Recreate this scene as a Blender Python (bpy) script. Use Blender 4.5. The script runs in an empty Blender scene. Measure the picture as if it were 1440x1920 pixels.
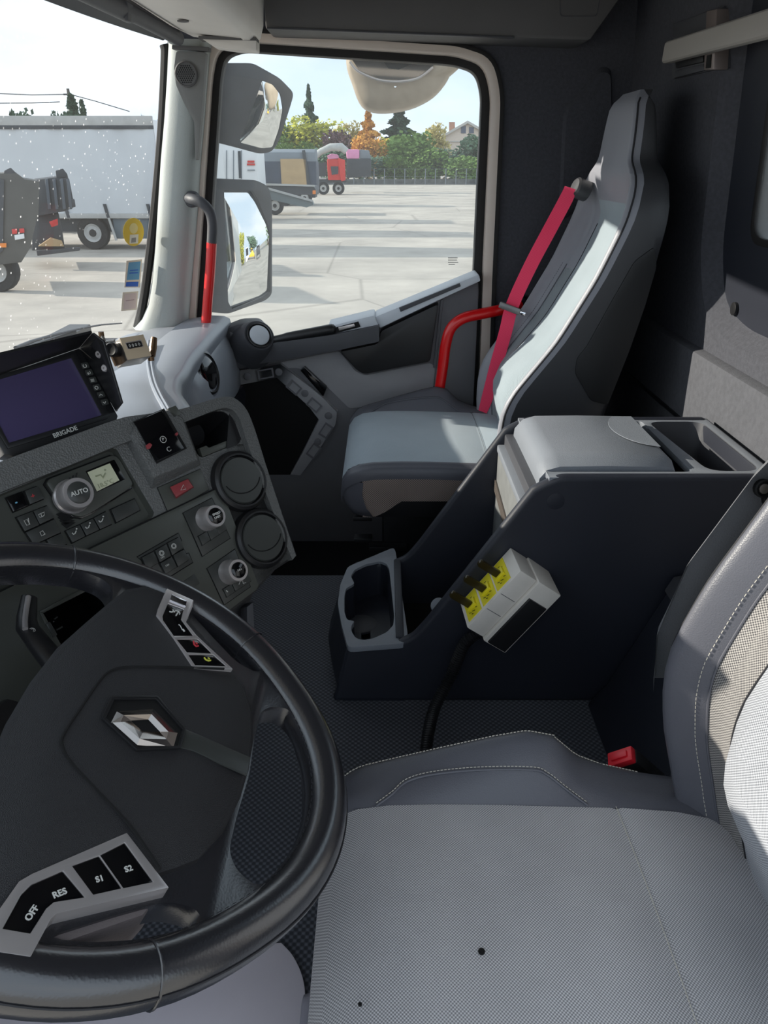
import bpy, bmesh, math, random
from mathutils import Vector, Matrix, noise
from mathutils.geometry import tessellate_polygon
random.seed(7)
V = Vector
SC = bpy.context.scene
COL = SC.collection
# ------------------------------------------------------------------ camera
# camera is the origin of the cab: +X rearwards, +Y towards the passenger door, +Z up
FPX, PITCH = 1400.0, math.radians(25.0)
cam_d = bpy.data.cameras.new('camera'); cam = bpy.data.objects.new('camera', cam_d); COL.objects.link(cam)
cam_d.sensor_fit = 'VERTICAL'; cam_d.sensor_height = 36.0; cam_d.lens = 36.0*FPX/1920.0
cam_d.clip_start = 0.02; cam_d.clip_end = 900
cam.location = (0, 0, 0); cam.rotation_euler = (math.radians(90)-PITCH, 0, 0)
SC.camera = cam
# ------------------------------------------------------------------ sky
W = bpy.data.worlds.new('sky'); SC.world = W; W.use_nodes = True
nt = W.node_tree; nt.nodes.clear()
o_ = nt.nodes.new('ShaderNodeOutputWorld'); bg = nt.nodes.new('ShaderNodeBackground')
tc = nt.nodes.new('ShaderNodeTexCoord'); mp = nt.nodes.new('ShaderNodeMapping'); mp.inputs['Scale'].default_value = (1.5, 1.5, 4.0)
nz = nt.nodes.new('ShaderNodeTexNoise'); nz.inputs['Scale'].default_value = 1.6; nz.inputs['Detail'].default_value = 6; nz.inputs['Roughness'].default_value = 0.55
rp = nt.nodes.new('ShaderNodeValToRGB')
rp.color_ramp.elements[0].position = 0.44; rp.color_ramp.elements[0].color = (0.57, 0.68, 0.80, 1)
rp.color_ramp.elements[1].position = 0.70; rp.color_ramp.elements[1].color = (0.82, 0.85, 0.88, 1)
L = nt.links
L.new(tc.outputs['Generated'], mp.inputs['Vector']); L.new(mp.outputs['Vector'], nz.inputs['Vector'])
L.new(nz.outputs['Fac'], rp.inputs['Fac']); L.new(rp.outputs['Color'], bg.inputs['Color']); L.new(bg.outputs['Background'], o_.inputs['Surface'])
bg.inputs['Strength'].default_value = 0.68
# ------------------------------------------------------------------ sun: low, ahead of the cab
SUN_DIR = V((1.0, -0.20, -0.37)).normalized()
sd = bpy.data.lights.new('sun', 'SUN'); sun = bpy.data.objects.new('sun', sd); COL.objects.link(sun)
sd.energy = 2.7; sd.angle = math.radians(0.6); sd.color = (1.0, 0.93, 0.82)
sun.rotation_euler = SUN_DIR.to_track_quat('-Z', 'Y').to_euler(); sun.location = (-20, 2, 12)
# ------------------------------------------------------------------ exposure
SC.view_settings.view_transform = 'Standard'; SC.view_settings.look = 'None'
SC.view_settings.gamma = 1.0; SC.view_settings.use_curve_mapping = False
SC.view_settings.exposure = 1.18
GROUND = -2.6

# ------------------------------------------------------------------ measuring helpers (photo pixel -> point on a known real plane)
cp, sp = math.cos(PITCH), math.sin(PITCH)
def ray(u, v):
    a = (u-720)/FPX; b = (960-v)/FPX
    return V((a, cp+b*sp, -sp+b*cp))
def aty(u, v, y): r = ray(u, v); return r*(y/r.y)
def atz(u, v, z): r = ray(u, v); return r*(z/r.z)
def atx(u, v, x): r = ray(u, v); return r*(x/r.x)
def onp(u, v, p0, n): r = ray(u, v); return r*(p0.dot(n)/r.dot(n))
def lin(c): return tuple(((x/255)/12.92 if x/255 <= 0.04045 else ((x/255+0.055)/1.055)**2.4) for x in c)

# ------------------------------------------------------------------ object helpers
ORG = {}
def tag(o, label=None, cat=None, group=None, kind=None):
    if label: o['label'] = label
    if cat: o['category'] = cat
    if group: o['group'] = group
    if kind: o['kind'] = kind
    return o
def thing(name, label, cat, loc, group=None):
    o = bpy.data.objects.new(name, None); COL.objects.link(o); o.location = loc; o.empty_display_size = 0.05
    ORG[o.name] = V(loc); tag(o, label, cat, group); return o
class MB:
    """collects faces in world coordinates"""
    def __init__(s): s.v = []; s.f = []
    def add(s, vs, fs):
        k = len(s.v); s.v += [V(p) for p in vs]; s.f += [tuple(i+k for i in f) for f in fs]; return s
    def box(s, c, ax, ay, az):
        c, ax, ay, az = V(c), V(ax), V(ay), V(az)
        vs = [c+i*ax+j*ay+k*az for k in (-1, 1) for j in (-1, 1) for i in (-1, 1)]
        return s.add(vs, [(0, 2, 3, 1), (4, 5, 7, 6), (0, 1, 5, 4), (2, 6, 7, 3), (0, 4, 6, 2), (1, 3, 7, 5)])
    def bx(s, x0, x1, y0, y1, z0, z1):
        return s.box(((x0+x1)/2, (y0+y1)/2, (z0+z1)/2), ((x1-x0)/2, 0, 0), (0, (y1-y0)/2, 0), (0, 0, (z1-z0)/2))
    def prism(s, poly, vec):
        n = len(poly); vec = V(vec); poly = [V(p) for p in poly]
        return s.add(poly+[p+vec for p in poly], [tuple(range(n))[::-1], tuple(range(n, 2*n))]+[(i, (i+1) % n, n+(i+1) % n, n+i) for i in range(n)])
    def frustum(s, poly, top):
        n = len(poly)
        return s.add(list(poly)+list(top), [tuple(range(n))[::-1], tuple(range(n, 2*n))]+[(i, (i+1) % n, n+(i+1) % n, n+i) for i in range(n)])
    def plate(s, outer, holes, vec):
        vec = V(vec); loops = [[V(p) for p in outer]]+[[V(p) for p in h] for h in holes]
        tri = tessellate_polygon(loops); allv = [p for l in loops for p in l]; n = len(allv)
        fs = [tuple(t) for t in tri]+[tuple(i+n for i in t[::-1]) for t in tri]
        k = 0
        for l in loops:
            m = len(l); fs += [(k+i, k+(i+1) % m, n+k+(i+1) % m, n+k+i) for i in range(m)]; k += m
        return s.add(allv+[p+vec for p in allv], fs)
    def loft(s, rings, closed=True, caps=True):
        m = len(rings[0]); vs = [p for r in rings for p in r]; fs = []
        for i in range(len(rings)-1):
            for j in range(m if closed else m-1):
                fs.append((i*m+j, i*m+(j+1) % m, (i+1)*m+(j+1) % m, (i+1)*m+j))
        if caps and closed:
            fs.append(tuple(range(m))[::-1]); fs.append(tuple(range((len(rings)-1)*m, len(rings)*m)))
        return s.add(vs, fs)
    def tube(s, path, r, n=12, closed=False, caps=True, flat=None):
        path = [V(p) for p in path]; m = len(path); rings = []; up = None
        for i, p in enumerate(path):
            if closed: t = path[(i+1) % m]-path[i-1]
            else: t = path[min(i+1, m-1)]-path[max(i-1, 0)]
            t.normalize()
            if up is None:
                up = V((0, 0, 1)) if abs(t.z) < 0.9 else V((1, 0, 0))
            side = t.cross(up); side.normalize(); up = side.cross(t); up.normalize()
            rr = r[i] if isinstance(r, (list, tuple)) else r
            rings.append([p+rr*(math.cos(a)*side+math.sin(a)*up*(flat or 1)) for a in [2*math.pi*k/n for k in range(n)]])
        if closed: rings.append(rings[0])
        return s.loft(rings, True, caps and not closed)
    def lathe(s, c, axis, prof, n=24, ref=None):
        """prof: list of (radius, height along axis)"""
        axis = V(axis).normalized(); ref = V(ref) if ref else (V((0, 0, 1)) if abs(axis.z) < .9 else V((1, 0, 0)))
        e1 = axis.cross(ref).normalized(); e2 = axis.cross(e1); c = V(c)
        rings = [[c+axis*h+max(r, 1e-5)*(math.cos(a)*e1+math.sin(a)*e2) for a in [2*math.pi*k/n for k in range(n)]] for r, h in prof]
        return s.loft(rings, True, True)
    def build(s, name, mat, parent=None, smooth=35, bevel=0, seg=2, weld=True, sub=0):
        bm = bmesh.new(); vv = [bm.verts.new(p) for p in s.v]
        for f in s.f:
            try: bm.faces.new([vv[i] for i in f])
            except ValueError: pass
        if weld: bmesh.ops.remove_doubles(bm, verts=bm.verts, dist=2e-5)
        bmesh.ops.recalc_face_normals(bm, faces=bm.faces)
        if bevel:
            es = [e for e in bm.edges if len(e.link_faces) == 2 and e.calc_face_angle(0) > 0.5]
            if es: bmesh.ops.bevel(bm, geom=es, offset=bevel, segments=seg, profile=0.6, affect='EDGES', clamp_overlap=True)
        org = V((0, 0, 0))
        if parent is not None: org = ORG[parent.name]
        else:
            lo = V((min(p.x for p in s.v), min(p.y for p in s.v), min(p.z for p in s.v))); hi = V((max(p.x for p in s.v), max(p.y for p in s.v), 0))
            org = V(((lo.x+hi.x)/2, (lo.y+hi.y)/2, lo.z))
        bmesh.ops.translate(bm, verts=bm.verts, vec=-org)
        me = bpy.data.meshes.new(name); bm.to_mesh(me); bm.free()
        if smooth:
            me.shade_smooth(); me.set_sharp_from_angle(angle=math.radians(smooth))
        o = bpy.data.objects.new(name, me); COL.objects.link(o)
        if mat: me.materials.append(mat)
        if parent is not None: o.parent = parent
        else: o.location = org
        ORG[o.name] = org
        if sub:
            m = o.modifiers.new('sub', 'SUBSURF'); m.levels = sub; m.render_levels = sub
        return o
def text(body, name, mat, parent, o, ex, ey, size, depth=0.0004, align='CENTER', bold=False):
    """flat lettering: o origin, ex reading direction, ey up"""
    cu = bpy.data.curves.new(name, 'FONT'); cu.body = body; cu.size = size; cu.extrude = depth; cu.align_x = align; cu.align_y = 'CENTER'
    cu.resolution_u = 3
    if bold: cu.offset = size*0.02
    t = bpy.data.objects.new('tmp', cu); COL.objects.link(t)
    bpy.context.view_layer.update()
    me = bpy.data.meshes.new_from_object(t); bpy.data.objects.remove(t); bpy.data.curves.remove(cu)
    ex, ey = V(ex).normalized(), V(ey); ey = (ey-ex*ey.dot(ex)).normalized(); ez = ex.cross(ey)
    M = Matrix(((ex.x, ey.x, ez.x, o[0]), (ex.y, ey.y, ez.y, o[1]), (ex.z, ey.z, ez.z, o[2]), (0, 0, 0, 1)))
    me.transform(M); me.transform(Matrix.Translation(-ORG[parent.name]))
    me.materials.clear(); me.materials.append(mat)
    ob = bpy.data.objects.new(name, me); COL.objects.link(ob); ob.parent = parent; ORG[ob.name] = V(ORG[parent.name]); return ob
def rnd(poly, r, seg=4):
    """fillet the corners of a planar polygon"""
    out = []; n = len(poly); P = [V(p) for p in poly]
    for i in range(n):
        p, a, b = P[i], P[i-1], P[(i+1) % n]
        rr = r[i] if isinstance(r, (list, tuple)) else r
        da, db = a-p, b-p; la, lb = da.length, db.length
        if rr <= 0 or la < 1e-7 or lb < 1e-7: out.append(p); continue
        da /= la; db /= lb; t = min(rr, la*0.45, lb*0.45)
        for k in range(seg+1):
            s = k/seg; out.append(p+da*t*(1-s)**2+db*t*s**2)
    return out
def smoothpath(pts, n=8):
    """Catmull-Rom through points"""
    P = [V(p) for p in pts]; out = []
    for i in range(len(P)-1):
        a, b, c, d = P[max(i-1, 0)], P[i], P[i+1], P[min(i+2, len(P)-1)]
        for k in range(n):
            t = k/n
            out.append(0.5*((2*b)+(c-a)*t+(2*a-5*b+4*c-d)*t*t+(3*b-a-3*c+d)*t**3))
    out.append(P[-1]); return out
def interp(tab, x):
    if x <= tab[0][0]: return tab[0][1]
    for (x0, y0), (x1, y1) in zip(tab, tab[1:]):
        if x <= x1: return y0+(y1-y0)*(x-x0)/(x1-x0)
    return tab[-1][1]
def sinterp(tab, x, w=.03): return sum(interp(tab, x+w*k/4)*c for k, c in ((-4, 1), (-3, 2), (-2, 3), (-1, 4), (0, 5), (1, 4), (2, 3), (3, 2), (4, 1)))/25
def sm(a, b, x): t = max(0, min(1, (x-a)/(b-a))); return t*t*(3-2*t)
def stitches(path, L=0.004, gap=0.0025, r=0.0005, lift=None):
    """dashed thread along a path, as one mesh"""
    mb = MB(); d = 0; P = [V(p) for p in path]; acc = 0; nxt = 0
    for a, b in zip(P, P[1:]):
        l = (b-a).length
        if l < 1e-9: continue
        t = (b-a)/l
        while nxt < acc+l:
            p = a+t*(nxt-acc); q = p+t*L
            mb.tube([p, q], r, 4, caps=True); nxt += L+gap
        acc += l
    return mb
# ------------------------------------------------------------------ materials
def mat(name, col, rough=0.5, metal=0.0, var=0.06, vscale=6.0, bump=0.0, bscale=300.0, spec=0.5, coat=0.0, emit=None, btype='noise', raw=False, sheen=0):
    m = bpy.data.materials.new(name); m.use_nodes = True; nt = m.node_tree; b = nt.nodes['Principled BSDF']; L = nt.links
    c = col if raw else lin(col)
    tc = nt.nodes.new('ShaderNodeTexCoord')
    if var > 0:
        n = nt.nodes.new('ShaderNodeTexNoise'); n.inputs['Scale'].default_value = vscale; n.inputs['Detail'].default_value = 5
        r = nt.nodes.new('ShaderNodeValToRGB'); L.new(tc.outputs['Object'], n.inputs['Vector']); L.new(n.outputs['Fac'], r.inputs['Fac'])
        r.color_ramp.elements[0].position = 0.3; r.color_ramp.elements[1].position = 0.7
        r.color_ramp.elements[0].color = (*[max(0, x*(1-var)) for x in c], 1); r.color_ramp.elements[1].color = (*[min(1, x*(1+var)) for x in c], 1)
        L.new(r.outputs['Color'], b.inputs['Base Color'])
    else: b.inputs['Base Color'].default_value = (*c, 1)
    b.inputs['Roughness'].default_value = rough; b.inputs['Metallic'].default_value = metal
    b.inputs['Specular IOR Level'].default_value = spec; b.inputs['Coat Weight'].default_value = coat; b.inputs['Coat Roughness'].default_value = 0.22
    if sheen: b.inputs['Sheen Weight'].default_value = sheen
    if emit: b.inputs['Emission Color'].default_value = (*c, 1); b.inputs['Emission Strength'].default_value = emit
    if bump > 0:
        if btype == 'noise':
            t = nt.nodes.new('ShaderNodeTexNoise'); t.inputs['Detail'].default_value = 2; src = 'Fac'
        else:
            t = nt.nodes.new('ShaderNodeTexVoronoi'); src = 'Distance'
        t.inputs['Scale'].default_value = bscale
        bp = nt.nodes.new('ShaderNodeBump'); bp.inputs['Strength'].default_value = bump; bp.inputs['Distance'].default_value = 0.002
        L.new(tc.outputs['Object'], t.inputs['Vector']); L.new(t.outputs[src], bp.inputs['Height']); L.new(bp.outputs['Normal'], b.inputs['Normal'])
    return m
def weave(name, ca, cb, period=0.003, axes=('X', 'Y'), rough=0.9, bump=0.5, var=0.12, rot=0.0, dot=0.5):
    """woven cloth: small raised dots of thread ca on a ground cb"""
    m = bpy.data.materials.new(name); m.use_nodes = True; nt = m.node_tree; b = nt.nodes['Principled BSDF']; L = nt.links
    tc = nt.nodes.new('ShaderNodeTexCoord'); mp = nt.nodes.new('ShaderNodeMapping'); mp.inputs['Rotation'].default_value = (0, rot, 0)
    L.new(tc.outputs['Object'], mp.inputs['Vector'])
    sx = nt.nodes.new('ShaderNodeSeparateXYZ'); L.new(mp.outputs['Vector'], sx.inputs['Vector'])
    def M(op, a, b_=None):
        n = nt.nodes.new('ShaderNodeMath'); n.operation = op
        for i, x in enumerate((a, b_)):
            if x is None: continue
            if isinstance(x, (int, float)): n.inputs[i].default_value = x
            else: L.new(x, n.inputs[i])
        return n.outputs[0]
    k = 2*math.pi/period
    s1 = M('SINE', M('MULTIPLY', sx.outputs[axes[0]], k)); s2 = M('SINE', M('MULTIPLY', sx.outputs[axes[1]], k))
    h = M('ADD', M('MULTIPLY', M('MULTIPLY', s1, s2), 0.5), 0.5)
    n = nt.nodes.new('ShaderNodeTexNoise'); n.inputs['Scale'].default_value = 7; n.inputs['Detail'].default_value = 6; L.new(tc.outputs['Object'], n.inputs['Vector'])
    f = M('ADD', h, M('MULTIPLY', M('SUBTRACT', n.outputs['Fac'], 0.5), var*4))
    r = nt.nodes.new('ShaderNodeValToRGB'); r.color_ramp.elements[0].position = dot-0.3; r.color_ramp.elements[1].position = dot+0.3
    r.color_ramp.elements[0].color = (*lin(cb), 1); r.color_ramp.elements[1].color = (*lin(ca), 1)
    L.new(f, r.inputs['Fac']); L.new(r.outputs['Color'], b.inputs['Base Color'])
    bp = nt.nodes.new('ShaderNodeBump'); bp.inputs['Strength'].default_value = bump; bp.inputs['Distance'].default_value = 0.0008
    L.new(h, bp.inputs['Height']); L.new(bp.outputs['Normal'], b.inputs['Normal'])
    b.inputs['Roughness'].default_value = rough; b.inputs['Specular IOR Level'].default_value = 0.2; b.inputs['Sheen Weight'].default_value = 0.15
    return m
def glass(name, tint=(0.97, 0.985, 0.98), dirt=0.25, haze=0.03, scale=60, ior=1.06):
    """thin pane: see-through, a little gloss, dust and dried specks"""
    m = bpy.data.materials.new(name); m.use_nodes = True; nt = m.node_tree; nt.nodes.clear(); L = nt.links
    out = nt.nodes.new('ShaderNodeOutputMaterial'); tr = nt.nodes.new('ShaderNodeBsdfTransparent'); gl = nt.nodes.new('ShaderNodeBsdfGlossy'); df = nt.nodes.new('ShaderNodeBsdfTranslucent')
    tr.inputs['Color'].default_value = (*tint, 1); gl.inputs['Roughness'].default_value = 0.0; df.inputs['Color'].default_value = (0.85, 0.86, 0.86, 1)
    lw = nt.nodes.new('ShaderNodeFresnel'); lw.inputs['IOR'].default_value = ior
    m1 = nt.nodes.new('ShaderNodeMixShader'); m2 = nt.nodes.new('ShaderNodeMixShader')
    tc = nt.nodes.new('ShaderNodeTexCoord'); vo = nt.nodes.new('ShaderNodeTexVoronoi'); vo.inputs['Scale'].default_value = scale
    nz = nt.nodes.new('ShaderNodeTexNoise'); nz.inputs['Scale'].default_value = 3.0; nz.inputs['Detail'].default_value = 4
    r1 = nt.nodes.new('ShaderNodeMapRange'); r1.inputs[1].default_value = 0.05; r1.inputs[2].default_value = 0.16; r1.inputs[3].default_value = 1; r1.inputs[4].default_value = 0
    r2 = nt.nodes.new('ShaderNodeMapRange'); r2.inputs[1].default_value = 0.40; r2.inputs[2].default_value = 0.72
    ml = nt.nodes.new('ShaderNodeMath'); ml.operation = 'MULTIPLY'; m3 = nt.nodes.new('ShaderNodeMath'); m3.operation = 'MULTIPLY_ADD'; m3.inputs[1].default_value = dirt; m3.inputs[2].default_value = haze
    L.new(tc.outputs['Object'], vo.inputs['Vector']); L.new(tc.outputs['Object'], nz.inputs['Vector'])
    L.new(vo.outputs['Distance'], r1.inputs[0]); L.new(nz.outputs['Fac'], r2.inputs[0]); L.new(r1.outputs[0], ml.inputs[0]); L.new(r2.outputs[0], ml.inputs[1])
    L.new(ml.outputs[0], m3.inputs[0])
    L.new(lw.outputs[0], m1.inputs['Fac']); L.new(tr.outputs[0], m1.inputs[1]); L.new(gl.outputs[0], m1.inputs[2])
    L.new(m3.outputs[0], m2.inputs['Fac']); L.new(m1.outputs[0], m2.inputs[1]); L.new(df.outputs[0], m2.inputs[2]); L.new(m2.outputs[0], out.inputs['Surface'])
    return m
M_ = {}
M_['plastic_dark'] = mat('charcoal grained plastic', (74, 75, 80), 0.5, bump=0.25, bscale=900)
M_['plastic_navy'] = mat('blue black console plastic', (37, 40, 50), 0.5, bump=0.2, bscale=900)
M_['console_top'] = mat('grey grained console plastic', (132, 137, 145), 0.45, bump=0.3, bscale=700)
M_['plastic_black'] = mat('black plastic', (30, 30, 32), 0.4, var=0.05)
M_['void'] = mat('black cavity', (9, 9, 10), 0.8, var=0)
M_['gloss_black'] = mat('gloss black', (14, 14, 16), 0.08, var=0, spec=0.6)
M_['dash'] = mat('soft dark dash plastic', (98, 99, 98), 0.38, bump=0.5, bscale=420, btype='voronoi', var=0.1)
M_['dash_smooth'] = mat('smooth dark dash plastic', (78, 80, 75), 0.32, bump=0.05, bscale=900)
M_['dash_light'] = mat('light grey dash pad', (148, 153, 162), 0.35, bump=0.1, bscale=700, var=0.03)
M_['button'] = mat('dark switch', (62, 64, 62), 0.32, var=0.04)
M_['print'] = mat('pale print', (215, 215, 210), 0.5, var=0)
M_['print_red'] = mat('red print', (205, 60, 70), 0.5, var=0)
M_['print_green'] = mat('yellow green print', (205, 205, 80), 0.5, var=0)
M_['print_blue'] = mat('blue print', (120, 190, 220), 0.5, var=0)
M_['print_dim'] = mat('dark print', (25, 25, 25), 0.6, var=0)
M_['silver'] = mat('satin silver', (208, 202, 201), 0.28, metal=0.6, var=0.02)
M_['chrome'] = mat('chrome', (215, 215, 220), 0.08, metal=1.0, var=0)
M_['emblem'] = mat('dark chrome', (165, 158, 152), 0.14, metal=1.0, var=0)
M_['wheel_leather'] = mat('black wheel leather', (38, 38, 42), 0.26, bump=0.05, bscale=500, btype='voronoi', var=0.08, spec=1.0, coat=0.7)
M_['hub'] = mat('black grained hub', (36, 36, 39), 0.5, bump=0.4, bscale=1500, btype='voronoi', var=0.05)
M_['leather'] = mat('grey seat leather', (96, 97, 105), 0.42, bump=0.12, bscale=600, btype='voronoi', var=0.04)
M_['leather_pale'] = mat('pale grey headrest leather', (150, 152, 160), 0.42, bump=0.12, bscale=600, btype='voronoi', var=0.04)
M_['door_frame_lit'] = mat('light grey frame and lit door tone', (168, 168, 172), 0.55, bump=0.2, bscale=700)  # speaker frame plastic, also the paler tone for the lit door area
M_['leather_dark'] = mat('charcoal seat leather', (66, 67, 70), 0.4, bump=0.12, bscale=600, btype='voronoi', var=0.05)
M_['leather_black'] = mat('black seat trim', (34, 35, 36), 0.5, var=0.05)
M_['fabric'] = weave('grey woven seat cloth', (226, 224, 226), (146, 145, 148), 0.0036)
M_['fabric_back'] = weave('grey woven back cloth', (196, 199, 206), (110, 113, 120), 0.0034, axes=('Y', 'Z'), rot=0.3)
M_['fabric_side'] = weave('dark dotted side cloth', (176, 172, 168), (70, 69, 72), 0.0038, axes=('Y', 'Z'))
M_['fabric_blue'] = weave('blue grey seat cloth', (188, 200, 208), (144, 156, 166), 0.004)
M_['fabric_blue_back'] = weave('blue grey back cloth', (176, 188, 194), (128, 140, 148), 0.004, axes=('Y', 'Z'))
M_['fabric_grey_back'] = weave('mid grey back cloth', (164, 172, 176), (120, 127, 131), 0.005, axes=('Y', 'Z'))
M_['skirt'] = weave('brown grey mesh skirt', (176, 160, 150), (100, 90, 88), 0.006, axes=('X', 'Z'))
M_['thread'] = mat('pale thread', (210, 205, 192), 0.8, var=0)
M_['thread_dark'] = mat('dark thread', (40, 40, 44), 0.7, var=0)
M_['headliner'] = mat('dark felt headliner', (82, 83, 89), 0.95, bump=0.5, bscale=500, var=0.12, vscale=120, spec=0.1)
M_['headliner_grey'] = mat('grey grained roof panel', (98, 97, 97), 0.6, bump=0.15, bscale=700)
M_['roof_light'] = mat('warm light grey roof console', (238, 233, 226), 0.55, bump=0.12, bscale=700, var=0.03)
M_['pillar'] = mat('pale grey pillar trim', (176, 182, 180), 0.6, bump=0.3, bscale=600, var=0.04)
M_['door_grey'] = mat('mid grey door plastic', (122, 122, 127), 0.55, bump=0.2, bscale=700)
M_['door_light'] = mat('pale blue grey sill plastic', (212, 218, 226), 0.42, bump=0.1, bscale=700)
M_['cream'] = mat('cream body paint', (232, 218, 206), 0.3, var=0.03, coat=0.3)
M_['rubber'] = mat('black rubber seal', (24, 22, 22), 0.6, var=0.05)
M_['red'] = mat('red paint', (225, 18, 22), 0.28, var=0.03, coat=0.4)
M_['belt'] = weave('red seat belt webbing', (255, 86, 120), (245, 56, 96), 0.003, axes=('Y', 'Z'), bump=0.2)
M_['beige_metal'] = mat('beige lacquered metal', (196, 178, 152), 0.4, var=0.05)
M_['steel'] = mat('worn steel', (170, 165, 158), 0.3, metal=0.9, var=0.15, vscale=60)
M_['bronze'] = mat('bronze steel', (120, 98, 78), 0.35, metal=0.8, var=0.15, vscale=80)
M_['grey_box'] = mat('pale grey box plastic', (228, 222, 213), 0.5, var=0.05, vscale=20)
M_['yellow'] = mat('yellow label', (240, 225, 40), 0.45, var=0.03)
M_['amber'] = mat('dark amber lever', (52, 44, 20), 0.25, var=0.1)
M_['buckle_red'] = mat('red buckle button', (235, 40, 55), 0.35, var=0.02)
M_['lcd'] = mat('lit display', (214, 216, 186), 0.3, var=0.02)
M_['lcd_seg'] = mat('display segment', (160, 165, 135), 0.4, var=0)
M_['hazard'] = mat('dusty red switch', (150, 62, 66), 0.35, var=0.06)
M_['screen'] = mat('screen tinted with violet reflection', (74, 66, 104), 0.08, var=0.0, spec=0.9, coat=1.0)  # violet reflection of the interior put into the base colour
M_['mat_pale'] = mat('pale lilac floor sheet', (232, 224, 232), 0.5, var=0.05)
M_['seat_shell'] = mat('grey lilac seat shell', (150, 148, 158), 0.5, var=0.03)
M_['mirror'] = mat('mirror glass', (235, 238, 238), 0.0, metal=1.0, var=0)
M_['mirror_shell'] = mat('dark mirror housing', (62, 64, 70), 0.45, var=0.15, vscale=25, bump=0.1, bscale=300)
M_['mirror_shell_tan'] = mat('dusty beige mirror shell', (176, 162, 144), 0.5, var=0.08, vscale=30)
M_['windshield'] = glass('dusty windscreen glass', dirt=0.7, haze=0.02, scale=55)
M_['pane'] = glass('door window glass', dirt=0.12, haze=0.06, scale=70)
def rubbermat():
    m = weave('studded rubber floor', (112, 115, 124), (62, 65, 72), 0.011, axes=('X', 'Y'), rough=0.6, bump=0.8, var=0.05, dot=0.62); return m
M_['floor'] = rubbermat()
# ================================================================== THE CAB SHELL
def py(pts, y): return [aty(u, v, y) for u, v in pts]
def struct(o, label=None): return tag(o, label, None, None, 'structure')
FLOOR = -.98
YD = 2.42            # passenger side wall
def wx(z): return 0.712-0.06*z    # rear wall leans back a little
# floor: raised engine tunnel, lower footwells either side
f = MB(); f.bx(-1.0, 0.9, 0.05, 1.72, FLOOR-0.25, FLOOR)
floor = struct(f.build('floor', M_['floor'], bevel=0.02), 'dark studded rubber floor over the engine tunnel between the seats')
MB().bx(-1.0, 0.9, 1.72, 2.45, FLOOR-0.30, FLOOR-0.25).build('footwell_floor', M_['plastic_black'], floor)
# bulkhead under the windscreen, closes the footwells
w = MB(); w.bx(-1.02, -0.95, 0.05, 2.45, FLOOR-0.3, -0.47)
struct(w.build('wall_front', M_['plastic_black'], bevel=0.005), 'black bulkhead under the windscreen')
# ---- rear wall
def rw(y, z, d=0.0): return V((wx(z)+d, y, z))
w = MB()
rec = [(1.80, 0.62), (1.80, -0.18), (1.74, -0.31), (1.60, -0.345), (0.4, -0.345), (0.4, 0.62)]
rec_in = [(1.765, 0.62), (1.765, -0.17), (1.715, -0.285), (1.59, -0.315), (0.4, -0.315), (0.4, 0.62)]
ro = rnd([rw(y, z) for y, z in rec], [0, .05, .06, .05, 0, 0]); ri = rnd([rw(y, z, 0.035) for y, z in rec_in], [0, .05, .06, .05, 0, 0])
w.plate([rw(2.46, 0.62), rw(2.46, -1.25), rw(0.0, -1.25), rw(0.0, 0.62)][::-1], [ro], (0.06, 0, 0))
w.loft([ro, ri], True, False)
wall_rear = struct(w.build('wall_rear', M_['headliner'], smooth=50), 'dark felt rear wall of the cab with a recessed panel')
win_o = rnd([rw(y, z, 0.035) for y, z in [(1.635, 0.16), (1.635, -0.15), (0.95, -0.15), (0.95, 0.16)]], 0.05, 5)
win_i = rnd([rw(y, z, 0.035) for y, z in [(1.62, 0.145), (1.62, -0.135), (0.965, -0.135), (0.965, 0.145)]], 0.045, 5)
MB().plate(ri, [win_o], (0.02, 0, 0)).build('recessed_panel', M_['plastic_navy'], wall_rear)
win2 = struct(MB().plate([p-V((.004, 0, 0)) for p in win_o], [[p-V((.004, 0, 0)) for p in win_i]], (0.03, 0, 0)).build('window_2', M_['rubber'], bevel=.003), 'small rear window with a black rubber seal')
MB().prism(win_i, (0.004, 0, 0)).build('pane', M_['pane'], win2)
c = rw(1.655, -0.285, 0.033); MB().lathe(c, (-1, 0, 0), [(0.014, 0), (0.014, 0.005), (0.010, 0.006), (0, 0.006)], 20).build('plug', M_['plastic_black'], wall_rear)
lw = MB(); lw.add([rw(2.44, -0.385, -.004), rw(1.56, -0.385, -.004), rw(1.56, -1.2, -.10), rw(2.44, -1.2, -.10)], [(0, 1, 2, 3)])
lw = MB(); y0, y1 = 0.9, 2.44
prof = [(wx(-.385)+.01, -0.385), (wx(-.385)-.022, -0.392), (wx(-.55)-.035, -0.55), (wx(-1.2)-.06, -1.2), (wx(-1.2)+.01, -1.2)]
lw.loft([[V((x, y0, z)) for x, z in prof], [V((x, y1, z)) for x, z in prof]])
lwo = lw.build('lower_panel', mat('grey felt lower panel', (92, 93, 98), 0.9, bump=0.4, bscale=500, var=0.1, vscale=90, spec=0.1), wall_rear, bevel=.006)
MB().bx(wx(-.55)-.040, wx(-.55)-.03, y0, y1, -0.556, -0.548).build('seam', M_['plastic_black'], wall_rear)
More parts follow.
